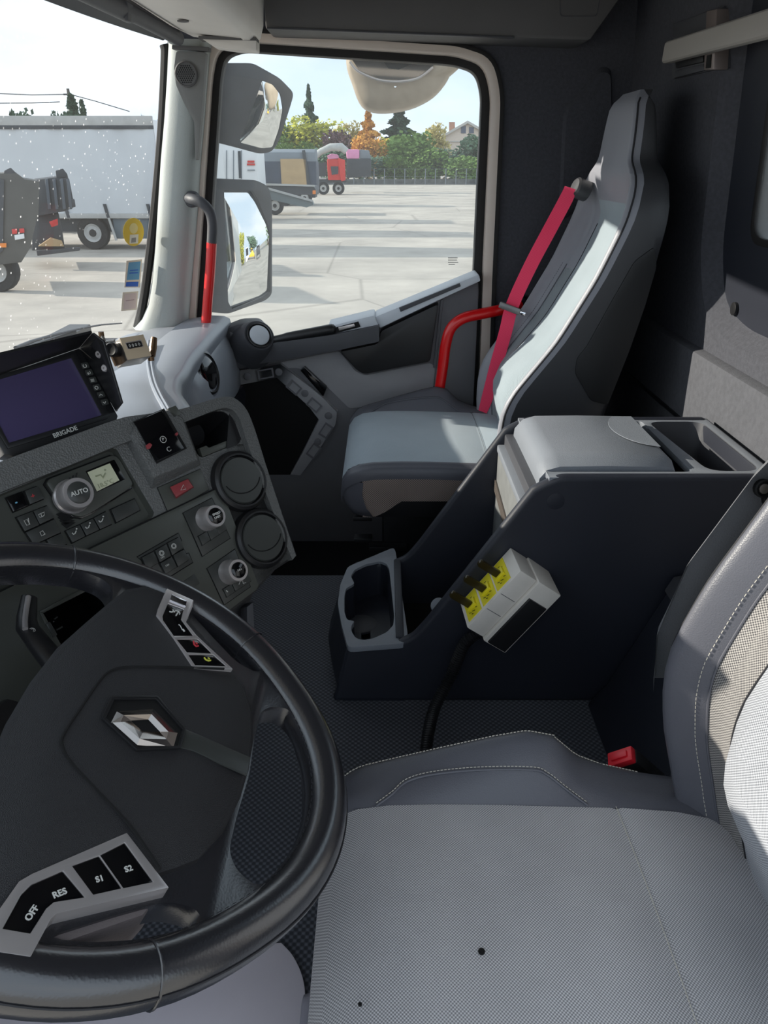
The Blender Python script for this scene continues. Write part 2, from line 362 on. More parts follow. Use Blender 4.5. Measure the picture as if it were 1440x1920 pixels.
# low storage step behind the driver seat
st = MB(); prof = [(.405, FLOOR), (.44, -.93), (.525, -.72), (.55, -.69), (.67, -.665), (.695, -.66), (.695, FLOOR)]
st.loft([[V((x, 0.815, z)) for x, z in prof], [V((x, 1.195, z)) for x, z in prof]])
t = thing('storage_step', 'blue black plastic step cover along the floor behind the driver seat', 'step cover', (.55, 1.0, FLOOR))
st.build('body', M_['plastic_navy'], t, bevel=.008)
MB().loft([[V((x, 0.9, z)) for x, z in [(.517, -.715), (.53, -.685), (.70, -.645), (.70, -.67)]], [V((x, 1.19, z)) for x, z in [(.517, -.715), (.53, -.685), (.70, -.645), (.70, -.67)]]]).build('lid', M_['plastic_dark'], t, bevel=.004)
# ---- passenger side wall with the door opening
G = [(372, 1000), (380, 620), (412, 145), (420, 106), (452, 94), (852, 120), (894, 134), (905, 178), (889, 520), (872, 1000)]
def offs(poly, d):
    out = []
    n = len(poly)
    for i, (x, y) in enumerate(poly):
        a, b = V((*poly[i-1], 0)), V((*poly[(i+1) % n], 0)); p = V((x, y, 0))
        if i == 0: e1 = (b-p).normalized(); e0 = e1
        elif i == n-1: e0 = (p-a).normalized(); e1 = e0
        else: e0 = (p-a).normalized(); e1 = (b-p).normalized()
        n0 = V((e0.y, -e0.x, 0)); n1 = V((e1.y, -e1.x, 0)); m = (n0+n1).normalized(); k = d/max(.4, m.dot(n0))
        out.append((x+m.x*k, y+m.y*k))
    return out
def ring(o_out, o_in, y, th, extra=0, rr=.03):
    R = [0, 0, rr, rr*1.2, rr, 0, rr*1.4, rr*1.6, 0, 0]; R = [0, .02, .03, .04, .03, .03, .05, .05, .03, 0]
    return MB().plate(rnd(py(offs(G, o_out), y), R, 5), [rnd(py(offs(G, o_in), y), R, 5)], (0, th, 0))
Rr = [0, .02, .03, .04, .03, .03, .05, .05, .03, 0]
hole = rnd(py(offs(G, 36), YD), Rr, 5)
a0 = aty(345, 60, YD); a1 = aty(300, 640, YD)
outer = [V((a0.x, YD, .62)), V((.72, YD, .62)), V((.79, YD, -1.25)), V((.42, YD, -1.25)), V((-.98, YD, -1.25)), V((-.98, YD, -.52)), V((a1.x, YD, a1.z))]
# the opening runs below the floor line, so cut it as a notch
hb = [p for p in hole if p.z > -1.2]
outer2 = [V((a0.x, YD, .62)), V((a1.x, YD, a1.z)), V((-.98, YD, -.52)), V((-.98, YD, -1.25)), V((hole[0].x, YD, -1.25))]+hb+[V((hole[-1].x, YD, -1.25)), V((.79, YD, -1.25)), V((.68, YD, .62))]
wall_right = struct(MB().plate(outer2, [], (0, .05, 0)).build('wall_right', M_['headliner'], smooth=30, bevel=0), 'dark felt side wall behind the passenger door')
pp = rnd(py([(1056, 206), (1126, 124), (1146, 128), (1152, 345), (1046, 420)], YD), .03, 4)
pc = sum(pp, V((0, 0, 0)))/len(pp)
MB().frustum(pp, [p+(pc-p)*.09+V((0, -.014, 0)) for p in pp]).build('pressed_panel', M_['headliner'], wall_right, smooth=40)
# door-opening flange and seals
tr2 = struct(ring(34, 17, YD-.015, .09).build('trim_2', M_['cream'], smooth=40, bevel=.004), 'cream painted door opening flange')
ring(42, 33, YD-.012, .05).build('door_seal', M_['rubber'], tr2, smooth=40, bevel=.003)
# ---- passenger door
door = struct(ring(18, -1, YD+.02, .05).build('door_1', M_['rubber'], smooth=40, bevel=.003), 'passenger door of the cab with its window, grey panel and armrest')
pane = rnd(py(offs(G, 3), YD+.045), Rr, 5)
MB().prism(pane, (0, .004, 0)).build('window_pane', M_['pane'], door)
panel = py([(383, 1090), (383, 640), (470, 652), (610, 628), (702, 598), (896, 516), (898, 545), (888, 760), (873, 1090)], YD-.03)
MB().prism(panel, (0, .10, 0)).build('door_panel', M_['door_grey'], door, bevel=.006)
MB().prism(rnd(py([(470, 690), (636, 658), (666, 696), (684, 704), (808, 680), (816, 690), (810, 748), (655, 766), (604, 716), (560, 690)], YD-.0325), .01), (0, .01, 0)).build('lit_panel_area', M_['door_frame_lit'], door, bevel=.001)  # paler colour paints the lit upper door; darker panel around it reads as shade
white_skin = mat('white cab paint', (226, 224, 220), .3, coat=.3, var=.02)
MB().prism([V((p.x, YD+.075, p.z)) for p in panel], (0, .01, 0)).build('outer_skin', white_skin, door)
MB().bx(.30, .78, YD+.05, YD+.06, -1.25, .60).build('outer_skin', white_skin, wall_right)
MB().bx(-.55, .78, YD+.05, YD+.06, .38, .60).build('outer_skin', white_skin, wall_right)
for k, (u, v, w_) in enumerate([(840, 483, 18), (840, 487, 17), (840, 491, 19), (841, 495, 12)]):
    MB().prism(py([(u, v), (u+w_, v), (u+w_, v+1.2), (u, v+1.2)], YD+.0448), (0, .0003, 0)).build('glass_marking', M_['headliner_grey'], door, smooth=0)
# sloping top sill, in two pieces, a slot in each
def slab(pts, y0, y1): return MB().prism(py(pts, y0), (0, y1-y0, 0))
s1 = MB().frustum([aty(u, v, YD-.09) for u, v in [(703, 594), (898, 514), (902, 527), (826, 562), (712, 616)]], [aty(u, v, YD-.09)+V((0, .11, 0)) for u, v in [(703, 594), (898, 514), (902, 527), (826, 562), (712, 616)]])
s1.build('sill_rail', M_['door_light'], door, bevel=.006)
MB().prism(py([(748, 577), (862, 531), (864, 537), (751, 585)], YD-.0935), (0, .01, 0)).build('sill_slot', M_['plastic_dark'], door, bevel=.001)
MB().prism(py([(614, 612), (701, 591), (711, 612), (711, 617), (624, 634)], YD-.105), (0, .115, 0)).build('handle_housing', M_['door_light'], door, bevel=.006)
MB().prism(py([(622, 616), (672, 603), (676, 613), (626, 626)], YD-.108), (0, .012, 0)).build('handle_recess', M_['void'], door)
MB().prism(py([(634, 614), (664, 607), (666, 612), (636, 620)], YD-.112), (0, .006, 0)).build('door_handle', M_['silver'], door, bevel=.0015)
ar = MB().prism(rnd(py([(436, 664), (470, 650), (520, 642), (624, 628), (711, 610), (711, 641), (662, 651), (640, 656), (480, 684), (436, 692)], YD-.12), .006), (0, .12, 0)); ar.build('armrest', M_['plastic_dark'], door, bevel=.006)
MB().tube(smoothpath([aty(508, 640, YD-.10), aty(540, 633, YD-.105), aty(612, 619, YD-.105), aty(622, 617, YD-.10)], 5), [.014]*5+[.016]*10+[.014], 12).build('pull_bar', M_['plastic_black'], door)
pk = rnd(py([(636, 655), (662, 650), (709, 640), (714, 616), (824, 564), (808, 674), (682, 698), (668, 690)], YD-.035), .012)
pc = sum(pk, V((0, 0, 0)))/len(pk)
MB().frustum([p+V((0, .02, 0)) for p in pk], [p+(pc-p)*.03+V((0, -.035, 0)) for p in pk]).build('door_pocket', M_['plastic_black'], door, bevel=.006)
MB().prism(py([(826, 563), (832, 560), (818, 690), (812, 690)], YD-.036), (0, .02, 0)).build('panel_rib', M_['door_grey'], door, bevel=.003)
hx_o = [(425, 700), (448, 694), (528, 680), (606, 744), (636, 772), (630, 800), (566, 893), (540, 893)]
hx_i = [(425, 728), (450, 722), (520, 708), (562, 746), (597, 786), (590, 802), (548, 893), (541, 893)]
MB().plate(rnd(py(hx_o, YD-.045), .012), [rnd(py([(430, 728), (450, 722), (520, 708), (562, 746), (596, 786), (548, 886), (430, 886)], YD-.045), .008)], (0, .04, 0)) if False else None
fr = MB()
band = [(430, 699, 430, 724), (448, 695, 450, 722), (526, 682, 519, 709), (565, 712, 548, 735), (604, 744, 578, 762), (633, 772, 597, 787), (629, 797, 588, 806), (597, 845, 567, 849), (563, 892, 544, 890)]
for (a, b, c, d), (e, g, h, i) in zip(band, band[1:]):
    fr.prism(py([(a, b), (e, g), (h, i), (c, d)], YD-.05), (0, .04, 0))
fr.build('speaker_frame', M_['door_frame_lit'], door, bevel=.003)
for (u, v, l, ang) in [(498, 701, 30, -.17), (551, 727, 26, .71), (589, 760, 26, .71), (611, 808, 26, 2.15), (588, 846, 26, 2.2)]:
    e = V((math.cos(ang), math.sin(ang), 0)); q = V((-e.y, e.x, 0))
    MB().plate([aty(u+i*l/2*e.x+j*9*q.x, v+i*l/2*e.y+j*9*q.y, YD-.054) for i, j in ((-1, -1), (1, -1), (1, 1), (-1, 1))], [[aty(u+i*(l/2-3)*e.x+j*6.5*q.x, v+i*(l/2-3)*e.y+j*6.5*q.y, YD-.054) for i, j in ((-1, -1), (1, -1), (1, 1), (-1, 1))]], (0, .01, 0)).build('frame_pad', M_['door_grey'], door)
for u, v in [(465, 705), (523, 697), (572, 737), (616, 779), (596, 828)]:
    MB().lathe(aty(u, v, YD-.048), (0, -1, 0), [(.012, 0), (.012, .005), (.010, .006), (0, .006)], 16).build('frame_boss', M_['door_grey'], door)
sg = py([(430, 724), (450, 722), (519, 709), (548, 735), (578, 762), (597, 787), (588, 806), (544, 890), (430, 890)], YD-.036)
MB().prism(sg, (0, .01, 0)).build('speaker_net', M_['void'], door)
MB().prism(py([(563, 695), (571, 688), (613, 727), (606, 744)], YD-.052), (0, .03, 0)).build('reflector_slot', M_['gloss_black'], door, bevel=.003)
# round vent on the door top
vc = aty(486, 629, YD-.13); vn = V((.45, -.72, .53)).normalized()
pod = MB(); pod.lathe(vc-vn*.09, vn, [(.075, 0), (.07, .03), (.058, .06), (.05, .085), (.046, .09), (.040, .088)], 28); pod.build('vent_pod', M_['plastic_dark'], door)
MB().lathe(vc, vn, [(.040, -.02), (.040, .003), (.036, .005), (.034, .001), (0, .001)], 28).build('door_vent', M_['plastic_black'], door)
MB().lathe(vc, vn, [(.031, 0), (.031, .004), (.028, .006), (0, .007)], 28).build('vent_flap', M_['door_light'], door)
MB().prism(rnd(py([(400, 625), (445, 607), (480, 606), (508, 640), (505, 658), (438, 690), (405, 690)], YD-.10), .015), (0, .10, 0)).build('sill_corner', M_['plastic_dark'], door, bevel=.012)
MB().prism(rnd(py([(430, 622), (450, 632), (452, 648), (436, 644)], YD-.104), .004), (0, .02, 0)).build('corner_recess', M_['door_grey'], door, bevel=.004)
# ---- windscreen pillar trim
pil = []
for v, l, r in [(78, 316, 392), (95, 315, 388), (140, 313, 384), (220, 308, 378), (300, 301, 371), (380, 296, 366), (460, 291, 360), (530, 285, 354), (570, 278, 351), (597, 266, 349), (615, 250, 348)]:
    A, B = aty(l, v, 2.37), aty(r, v, 2.36); mid = (A+B)/2; wv = (B-A)
    pil.append([A+V((0, .05, 0)), A, A+wv*.10+V((0, -.03, 0)), A+wv*.28+V((0, -.045, 0)), A+wv*.55+V((0, -.05, 0)), A+wv*.8+V((0, -.045, 0)), B+wv*-.06+V((0, -.03, 0)), B, B+V((0, .05, 0))])
trim1 = struct(MB().loft(pil, False).build('trim_1', M_['pillar'], smooth=60), 'pale grey windscreen pillar trim with a small speaker')
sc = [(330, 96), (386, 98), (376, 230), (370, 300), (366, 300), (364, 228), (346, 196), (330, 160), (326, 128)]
MB().prism(rnd(py(sc, 2.312), .006), (0, .03, 0)).build('shaded_speaker_plate', mat('pillar plate in shade grey', (128, 128, 126), .6, bump=.2, bscale=600, var=.04), trim1, bevel=.004)  # darker grey paints the sun shade round the speaker into the plate
cc = aty(349, 139, 2.308); MB().lathe(cc+V((0, .01, 0)), (0, -1, 0), [(.031, 0), (.031, .012), (.028, .014), (.026, .011), (0, .011)], 28).build('speaker_grille', M_['headliner_grey'], trim1)
dots = MB()
for i in range(-4, 5):
    for j in range(-4, 5):
        x = (i+.5*(j % 2))*.0055; z = j*.0048
        if x*x+z*z < .0225**2: dots.lathe(cc+V((x, 0, z)), (0, -1, 0), [(.0019, 0), (.0019, .0015), (0, .0015)], 6)
tag(dots.build('speaker_hole', M_['void'], trim1), kind='stuff')
MB().prism(py([(322, 84), (392, 88), (392, 96), (322, 92)], 2.305), (0, .03, 0)).build('pillar_seam', M_['headliner_grey'], trim1, bevel=.002)
# ---- windscreen
def wsc(t, y):    # t 0 bottom, 1 top
    k = 1-((y-1.25)/1.12)**2
    return V((-.765+.175*t-.13*k, y, -.475+.80*t))
ws = MB(); ys = [0.10+i*(2.36-.10)/24 for i in range(25)]
ws.loft([[wsc(t/8, y) for y in ys] for t in range(9)], False, False)
win1 = struct(ws.build('window_1', M_['windshield'], smooth=80), 'dusty curved windscreen')
edge = smoothpath([aty(u, v, 2.375) for u, v in [(190, 2), (240, 28), (285, 58), (304, 84), (306, 120), (300, 240), (290, 360), (278, 470), (266, 560), (254, 614)]], 5)
MB().tube([p+V((.006, 0, 0)) for p in edge[15:]], .014, 8, flat=1).build('windscreen_seal', M_['rubber'], win1)
MB().loft([[wsc(.985, y)+V((0, 0, -.012)) for y in ys], [wsc(1, y)+V((.05, 0, .0)) for y in ys], [wsc(1, y)+V((.05, 0, .05)) for y in ys], [wsc(1, y)+V((-.02, 0, .05)) for y in ys]], False, False).build('header_trim', M_['plastic_dark'], win1, smooth=50)
# ---- roof
ceil_ = struct(MB().bx(-.66, .80, .05, 2.46, .46, .52).build('ceiling', M_['headliner_grey'], bevel=.01), 'dark grey cab roof lining')
cab = thing('overhead_locker', 'dark grey overhead locker panel above the passenger door', 'locker', aty(800, 76, 2.26))
MB().prism(py([(498, 55), (1100, 76), (1108, 74), (1172, -16), (1172, -60), (490, -60)], 2.27), (0, .16, 0)).build('body', M_['headliner_grey'], cab, bevel=.008)
MB().prism(py([(500, 50), (965, 68), (965, 71.5), (500, 54)], 2.266), (0, .02, 0)).build('edge_strip', M_['plastic_dark'], cab, bevel=.001)
MB().plate(rnd(py([(1049, -20), (1050, 31), (1120, 31), (1128, -20)], 2.2685), .01), [rnd(py([(1050.5, -20), (1051.5, 29.7), (1119, 29.7), (1126.5, -20)], 2.2685), .01)], (0, .004, 0)).build('hatch_line', M_['plastic_dark'], cab)
oc = thing('overhead_console', 'warm light grey overhead console above the windscreen', 'console', (-.45, 1.3, .28))
def prof_oc(y, s=1):
    P = [(-.60, .455), (-.575, .355), (-.545, .32), (-.49, .296), (-.36, .284), (-.352, .286)]
    return [V((x, y, z)) for x, z in P]
def prof_oc2(y):
    P = [(-.352, .288), (-.352, .280), (-.335, .280), (-.318, .292), (-.309, .32), (-.303, .39), (-.300, .455)]
    return [V((x, y, z)) for x, z in P]
def endscale(fn, y, k): P = fn(y); c = V((-.45, y, .44)); return [c+(p-c)*k for p in P]
yy = [.15, .8, 1.4, 1.8, 2.1, 2.26]
MB().loft([prof_oc(y)+[V((-.352, y, .455))] for y in yy]).build('body', M_['roof_light'], oc, smooth=45)
MB().loft([prof_oc2(y)+[V((-.35, y, .455))] for y in yy]).build('front_lip', M_['roof_light'], oc, smooth=45)
MB().prism(rnd(py([(372, 68), (480, 70), (480, 95), (440, 93), (400, 87)], 2.19), .004), (0, .06, 0)).build('end_flap', M_['roof_light'], oc, bevel=.003)
MB().prism(py([(372, 67), (480, 70), (480, 76), (372, 73)], 2.187), (0, .05, 0)).build('flap_gap', M_['headliner_grey'], oc)
MB().lathe(V((-.45, 1.98, .2905)), (0, 0, -1), [(.013, 0), (.013, .002), (0, .002)], 16).build('plug', M_['headliner_grey'], oc)
bl = thing('roller_blind', 'dark grey roller sun blind tube with a pull tab along the windscreen top', 'sun blind', (-.53, 2.2, .293))
pth = [V((-.522, 2.22, .288)), V((-.54, 1.95, .293)), V((-.557, 1.76, .294)), V((-.585, 1.3, .295)), V((-.575, .6, .295))]
MB().tube(smoothpath(pth, 4), .0165, 16).build('tube', M_['plastic_dark'], bl)
MB().tube([V((-.546, 1.90, .293)), V((-.557, 1.76, .294)), V((-.585, 1.3, .295))], .0195, 16).build('sleeve', M_['plastic_dark'], bl)
tb = aty(243, 18, 1.86); MB().frustum([tb+V((x, y, .012)) for x, y in ((-.012, -.022), (.004, -.022), (.004, .022), (-.012, .022))], [tb+V((x-.004, y, -.022)) for x, y in ((-.006, -.012), (.002, -.012), (.002, .012), (-.006, .012))]).build('pull_tab', M_['plastic_dark'], bl, bevel=.004)
# ---- grab rail on the rear wall with its bracket
rl = thing('grab_rail', 'light grey metal rail on a latch bracket high on the rear wall', 'rail', (.66, 1.7, .2))
A, B = V((.650, 2.03, .235)), V((.650, 1.35, .213))
MB().prism([A+V((0, 0, .022)), A+V((.0, .006, -.022)), B+V((0, 0, -.022)), B+V((0, 0, .022))], (.028, 0, 0)).build('bar', mat('light grey rail', (176, 172, 166), .45, var=.03), rl, bevel=.009, seg=3)
def rwp(u, v, d): 
    n = V((1, 0, .06)).normalized(); return onp(u, v, V((wx(0)-d, 0, 0)), n)
MB().prism(rnd([rwp(u, v, .006) for u, v in [(1263, 44), (1357, 11), (1352, 128), (1260, 149)]], .004), (.02, 0, 0)).build('bracket_plate', M_['plastic_dark'], rl, bevel=.003)
MB().prism([rwp(u, v, .012) for u, v in [(1265, 112), (1318, 96), (1318, 116), (1267, 128)]], (.02, 0, 0)).build('bracket_recess', M_['plastic_black'], rl, bevel=.002)
MB().prism([rwp(u, v, .014) for u, v in [(1266, 132), (1319, 120), (1320, 132), (1262, 147)]], (.02, 0, 0)).build('bracket_lip', M_['plastic_dark'], rl, bevel=.002)
MB().prism([rwp(u, v, .022) for u, v in [(1324, 21), (1344, 16), (1338, 131), (1319, 132)]], (.03, 0, 0)).build('latch_channel', mat('warm steel channel', (150, 138, 134), .35, metal=.5, var=.05), rl, bevel=.003)
MB().prism([rwp(u, v, .024) for u, v in [(1325, 104), (1333, 102), (1331, 127), (1323, 128)]], (.01, 0, 0)).build('latch_slot', M_['void'], rl)
# ================================================================== SEATS
def build_seat(t, x0, yc, z0, xb_tab, xs_tab, mats, bolY=0.065):
    """t: Empty; x0 front of cushion, yc centre line, z0 cushion top"""
    def P(x, y, z): return V((x0+x, yc+y, z0+z))
    # ---------- backrest
    Wt = [(-.06, .215), (.0, .23), (.1, .24), (.50, .24), (.58, .238), (.62, .230), (.645, .216), (.665, .193), (.68, .160), (.692, .138), (.705, .131), (.75, .124), (.785, .114), (.81, .104), (.828, .090), (.838, .070)]
    wh = [.14, .28, .42, .56, .64, .72, .80, .83, .86, .89, .915, .94, .96, .98, .992, 1]; ws = [-w for w in wh[::-1]]+[0]+wh
    hs = [-.06+.03*i for i in range(23)]+[.645, .655, .665, .673, .68, .686, .692, .70, .715, .74, .765, .785, .805, .82, .83, .838]
    def D(h): return .052*(1-sm(.54, .68, h))
    def front(w, h):
        a = abs(w); rec = 1-sm(.74, .94, a)
        x = sinterp(xb_tab, h)+D(h)*rec
        x -= .030*math.exp(-((h-.13)/.09)**2)*(1-sm(.36, .66, a))*(1-sm(.5, .6, h))
        R = .026
        if a > .93: q = (a-.93)/.07; x += R*(1-math.sqrt(max(0, 1-q*q)))
        for g in (.56, .80):
            if h < .58: x += .0035*math.exp(-((a-g)/.018)**2)
        hd = sm(.80, .84, h); x += .02*hd*hd
        return x
    def back(h): return sinterp(xs_tab, h)-.02*sm(.80, .84, h)
    rows = []
    for h in hs:
        Wd = sinterp(Wt, h, .010); r = [P(front(w, h), w*Wd, h) for w in ws]
        xf = front(1, h); xk = back(h)
        for k in (.35, .7, .93): r.append(P(xf+(xk-xf)*k, Wd*(1.0+.02*math.sin(k*3.1)), h))
        for w in (.93, .6, 0, -.6, -.93): r.append(P(xk+.008*(1-w*w), w*Wd, h))
        for k in (.93, .7, .35): r.append(P(xf+(xk-xf)*k, -Wd*(1.0+.02*math.sin(k*3.1)), h))
        rows.append(r)
    n = len(rows[0]); nf = len(ws); parts = {}
    def put(k, q): parts.setdefault(k, []).append(q)
    for i in range(len(rows)-1):
        hm = (hs[i]+hs[i+1])/2
        for j in range(n):
            q = [rows[i][j], rows[i][(j+1) % n], rows[i+1][(j+1) % n], rows[i+1][j]]
            if j < nf-1:
                a = abs((ws[j]+ws[j+1])/2)
                if hm > .668: k = 'headrest'
                elif a < .56: k = 'back_center' if hm < .598 else 'headrest'
                elif a < .80: k = 'back_side' if hm < .43 else 'bolster'
                else: k = 'bolster'
            else: k = 'back_shell'
            put(k, q)
    put('back_shell', None)
    top = rows[-1]
    if 'back_side' in parts:
        qs = parts.pop('back_side'); parts['back_side_a'] = [q for q in qs if q[0].y < yc]; parts['back_side_b'] = [q for q in qs if q[0].y >= yc]; mats = dict(mats, back_side_a=mats['back_side'], back_side_b=mats['back_side'])
    for k, qs in parts.items():
        mb = MB()
        for q in qs:
            if q: mb.add(q, [(0, 1, 2, 3)])
        if k == 'back_shell':
            mb.add(top, [tuple(range(n))]); mb.add(rows[0], [tuple(range(n))])
        nm = {'headrest': 'headrest', 'back_center': 'backrest_center', 'back_side_a': 'backrest_side_cloth', 'back_side_b': 'backrest_side_cloth', 'bolster': 'backrest_bolster', 'back_shell': 'backrest_shell'}[k]
        mb.build(nm, mats[k], t, smooth=60)
    # seams
    for s in (-1, 1):
        pth = [P(front(s*.80, h)-.0012, s*.80*interp(Wt, h), h) for h in [x*.01-.05 for x in range(49)]]
        MB().tube(pth, .0016, 6).build('piping', mats['piping'], t)
        pth = [P(front(s*.825, h)-.0016, s*.825*interp(Wt, h), h) for h in [x*.01-.05 for x in range(49)]]
        stitches(pth).build('stitching', mats['thread'], t, smooth=0)
        pth = [P(front(s*.985, h)-.001, s*.99*sinterp(Wt, h, .01), h) for h in [x*.01-.05 for x in range(88)]]
        MB().tube(pth, .0022, 6).build('piping', mats['edge'], t)
        pth = [P(front(s*.56, h)-.0008, s*.56*interp(Wt, h), h) for h in [x*.01-.05 for x in range(60)]]
        MB().tube(pth, .0012, 6).build('seam', mats['edge'], t)
    # ---------- cushion: insert
    prof = [(.05, -.145), (.022, -.14), (.004, -.115), (-.006, -.08), (-.002, -.045), (.014, -.020), (.04, -.007), (.08, -.001), (.14, .001), (.22, 0), (.30, -.003), (.365, -.005), (.372, -.0075), (.379, -.005), (.45, -.012), (.52, -.03)]
    ysn = [-.24+.425*i/18 for i in range(19)]; cw = lambda y: 1-min(1, (y/.2)**2)
    MB().loft([[P(x, y, z+.008*cw(y)*sm(0, .08, x)) for y in ysn] for x, z in prof], False, False).build('cushion_top', mats['cushion'], t, smooth=70)
    cst = [P(.372, y, -.0045+.008*cw(y)) for y in ysn]; stitches(cst, .003, .0012, .0006).build('stitching', mats['thread'], t, smooth=0)
    # bolster on the +Y side, raised
    zb = [(-.006, -.075), (.0, -.035), (.02, -.010), (.07, .006), (.15, .030), (.22, .050), (.265, .060), (.30, .052), (.335, .018), (.37, .002), (.42, -.012), (.52, -.03)]
    xs_ = [-.006, .0, .01, .025, .05, .08, .11, .15, .19, .22, .245, .265, .285, .30, .32, .335, .355, .38, .42, .47, .52]
    def base(x):
        return interp([(p[0], p[1]) for p in prof[3:]], x)
    def bol(x, s):
        cq = math.sqrt(max(0, 1-(max(0, .05-x)/.0562)**2)); YK = (lambda y: .185+(y-.185)*cq) if s > 0 else (lambda y: .24+(y-.185)*.35*cq)
        zt = interp(zb, x) if s > 0 else base(x)-.006
        b = base(x)
        return [P(x, s*YK(.185), b), P(x, s*YK(.197), b+(zt-b)*.28+.004), P(x, s*YK(.215), b+(zt-b)*.62+.003), P(x, s*YK(.235), b+(zt-b)*.93), P(x, s*YK(.248), zt), P(x, s*YK(.259), zt-.003), P(x, s*YK(.268), zt-.014), P(x, s*YK(.271), zt-.022), P(x, s*YK(.270), min(zt-.04, -.06) if s > 0 else zt-.030)]
    MB().loft([bol(x, 1) for x in xs_], False, False).build('cushion_bolster', mats['bolster_c'], t, smooth=60)
    MB().loft([bol(x, -1) for x in xs_], False, False).build('cushion_bolster', mats['bolster_c'], t, smooth=60)
    pth = [bol(x, 1)[5]+V((0, 0, .0008)) for x in [.01+.01*i for i in range(42)]]
    stitches(pth, .0032, .0016, .0008).build('stitching', mats['thread'], t, smooth=0)
    # inner seam on the raised bolster
    def bin_(x, f):
        r = bol(x, 1); k = f*4; i = min(3, int(k)); return r[i]+(r[i+1]-r[i])*(k-i)+V((0, -.001, .0015))
    arc = smoothpath([bin_(x, f) for x, f in [(.065, .03), (.085, .25), (.105, .47), (.14, .53), (.20, .50), (.265, .44), (.285, .40), (.31, .25), (.335, .05)]], 5)
    MB().tube(arc, .0017, 6).build('piping', mats['bolster_c'], t)
    stitches([p+V((0, .003, .002)) for p in arc], .0032, .0016, .0006).build('stitching', mats['thread'], t, smooth=0)
    # skirt: woven band round the cushion
    for s in (-1, 1):
        sk = MB()
        xk = [x for x in xs_ if x >= .05]; r0 = [bol(x, s)[-1] for x in xk]; r1 = [P(x, s*.262, -.145 if x < .10 else (-.145+.045*sm(.10, .125, x))) for x in xk]
        sk.loft([r0, r1, [p+V((0, -s*.02, -.004)) for p in r1]], False, False)
        sk.build('cushion_skirt', mats['skirt'], t, smooth=50)
    fr = [P(-.006, s_, -.08) for s_ in (-.27, -.185)]
    for s in (-1, 1):
        MB().loft([[P(x, s*(.185 if s > 0 else .24), z) for x, z in prof[:5]], [P(x+.004, s*(.23 if s > 0 else .25), z) for x, z in prof[:5]], [P(x+.02, s*.26, z+.0) for x, z in prof[:5]], [P(x+.055, s*.2705, z) for x, z in prof[:5]]], False, False).build('cushion_front', mats['bolster_c'], t, smooth=60)
    MB().bx(x0+.03, x0+.50, yc-.255, yc+.255, z0-.15, z0-.05).build('cushion_pan', M_['plastic_black'], t, bevel=.01)
    return P
MS = dict(back_center=M_['fabric_back'], back_side=M_['fabric_side'], headrest=M_['leather'], bolster=M_['leather'], back_shell=M_['leather_dark'], piping=M_['leather'], edge=M_['thread_dark'], thread=M_['thread'], cushion=M_['fabric'], bolster_c=M_['leather'], skirt=M_['skirt'])
DX, DY, DZ = -.075, .52, -.742
ds = thing('driver_seat', 'grey woven driver seat with leather bolsters beside the steering wheel', 'seat', (.15, DY, FLOOR))
build_seat(ds, DX, DY, DZ, [(-.06, .47), (.03, .447), (.09, .430), (.16, .418), (.21, .418), (.30, .446), (.417, .500), (.60, .58), (.68, .605), (.83, .635)], [(-.06, .60), (.1, .585), (.21, .575), (.417, .63), (.60, .69), (.66, .70), (.83, .71)], MS)
hard = MB()
hard.loft([[V((DX+x-.035, DY+.270+dy, DZ+h)) for h, x, dy in r] for r in [[(.12, .46, -.01), (.2, .455, .0), (.30, .475, .0), (.417, .53, -.002), (.55, .60, -.03)], [(.12, .47, .02), (.2, .465, .022), (.30, .49, .022), (.417, .545, .02), (.55, .615, -.01)], [(.12, .57, .02), (.2, .575, .022), (.30, .60, .022), (.417, .65, .02), (.55, .69, -.01)], [(.12, .58, -.02), (.2, .585, -.02), (.30, .61, -.02), (.417, .655, -.02), (.55, .69, -.04)]]], False, False)
hard.build('side_cover', mat('grey grained seat side cover', (120, 122, 126), .5, bump=.35, bscale=500, var=.04), ds, smooth=50)
for u, v in ((1432, 916), (1448, 936)):
    q = aty(u, v, DY+.272); MB().lathe(q, (0, -1, .2), [(.011, -.004), (.011, .002), (.009, .003), (.008, -.002), (0, -.002)], 16).build('screw_hole', M_['void'], ds); MB().lathe(q, (0, -1, .2), [(.006, -.001), (.006, .002), (0, .003)], 10).build('screw', M_['steel'], ds)
for u, v, r in ((903, 1784, .0036), (675, 1883, .002), (910, 1447, .0012)):
    q = atz(u, v, (DZ+.0095 if v < 1850 else DZ+.0078) if v > 1500 else DZ+.03)
    if v > 1500: MB().lathe(q, (0, 0, 1), [(r, -.001), (r, .0008), (r*.6, .001), (0, .0002)], 9).build('burn_mark', M_['void'], ds)
MB().prism(rnd([V((DX-.012, y, z)) for y, z in ((DY-.24, DZ-.16), (DY-.01, DZ-.16), (DY-.01, DZ-.055), (DY-.24, DZ-.055))], .02), (.02, 0, 0)).build('front_shell', M_['seat_shell'], ds, bevel=.006)
MB().bx(DX+.06, DX+.46, DY-.2, DY+.2, FLOOR, DZ-.14).build('pedestal', M_['plastic_black'], ds, bevel=.02)
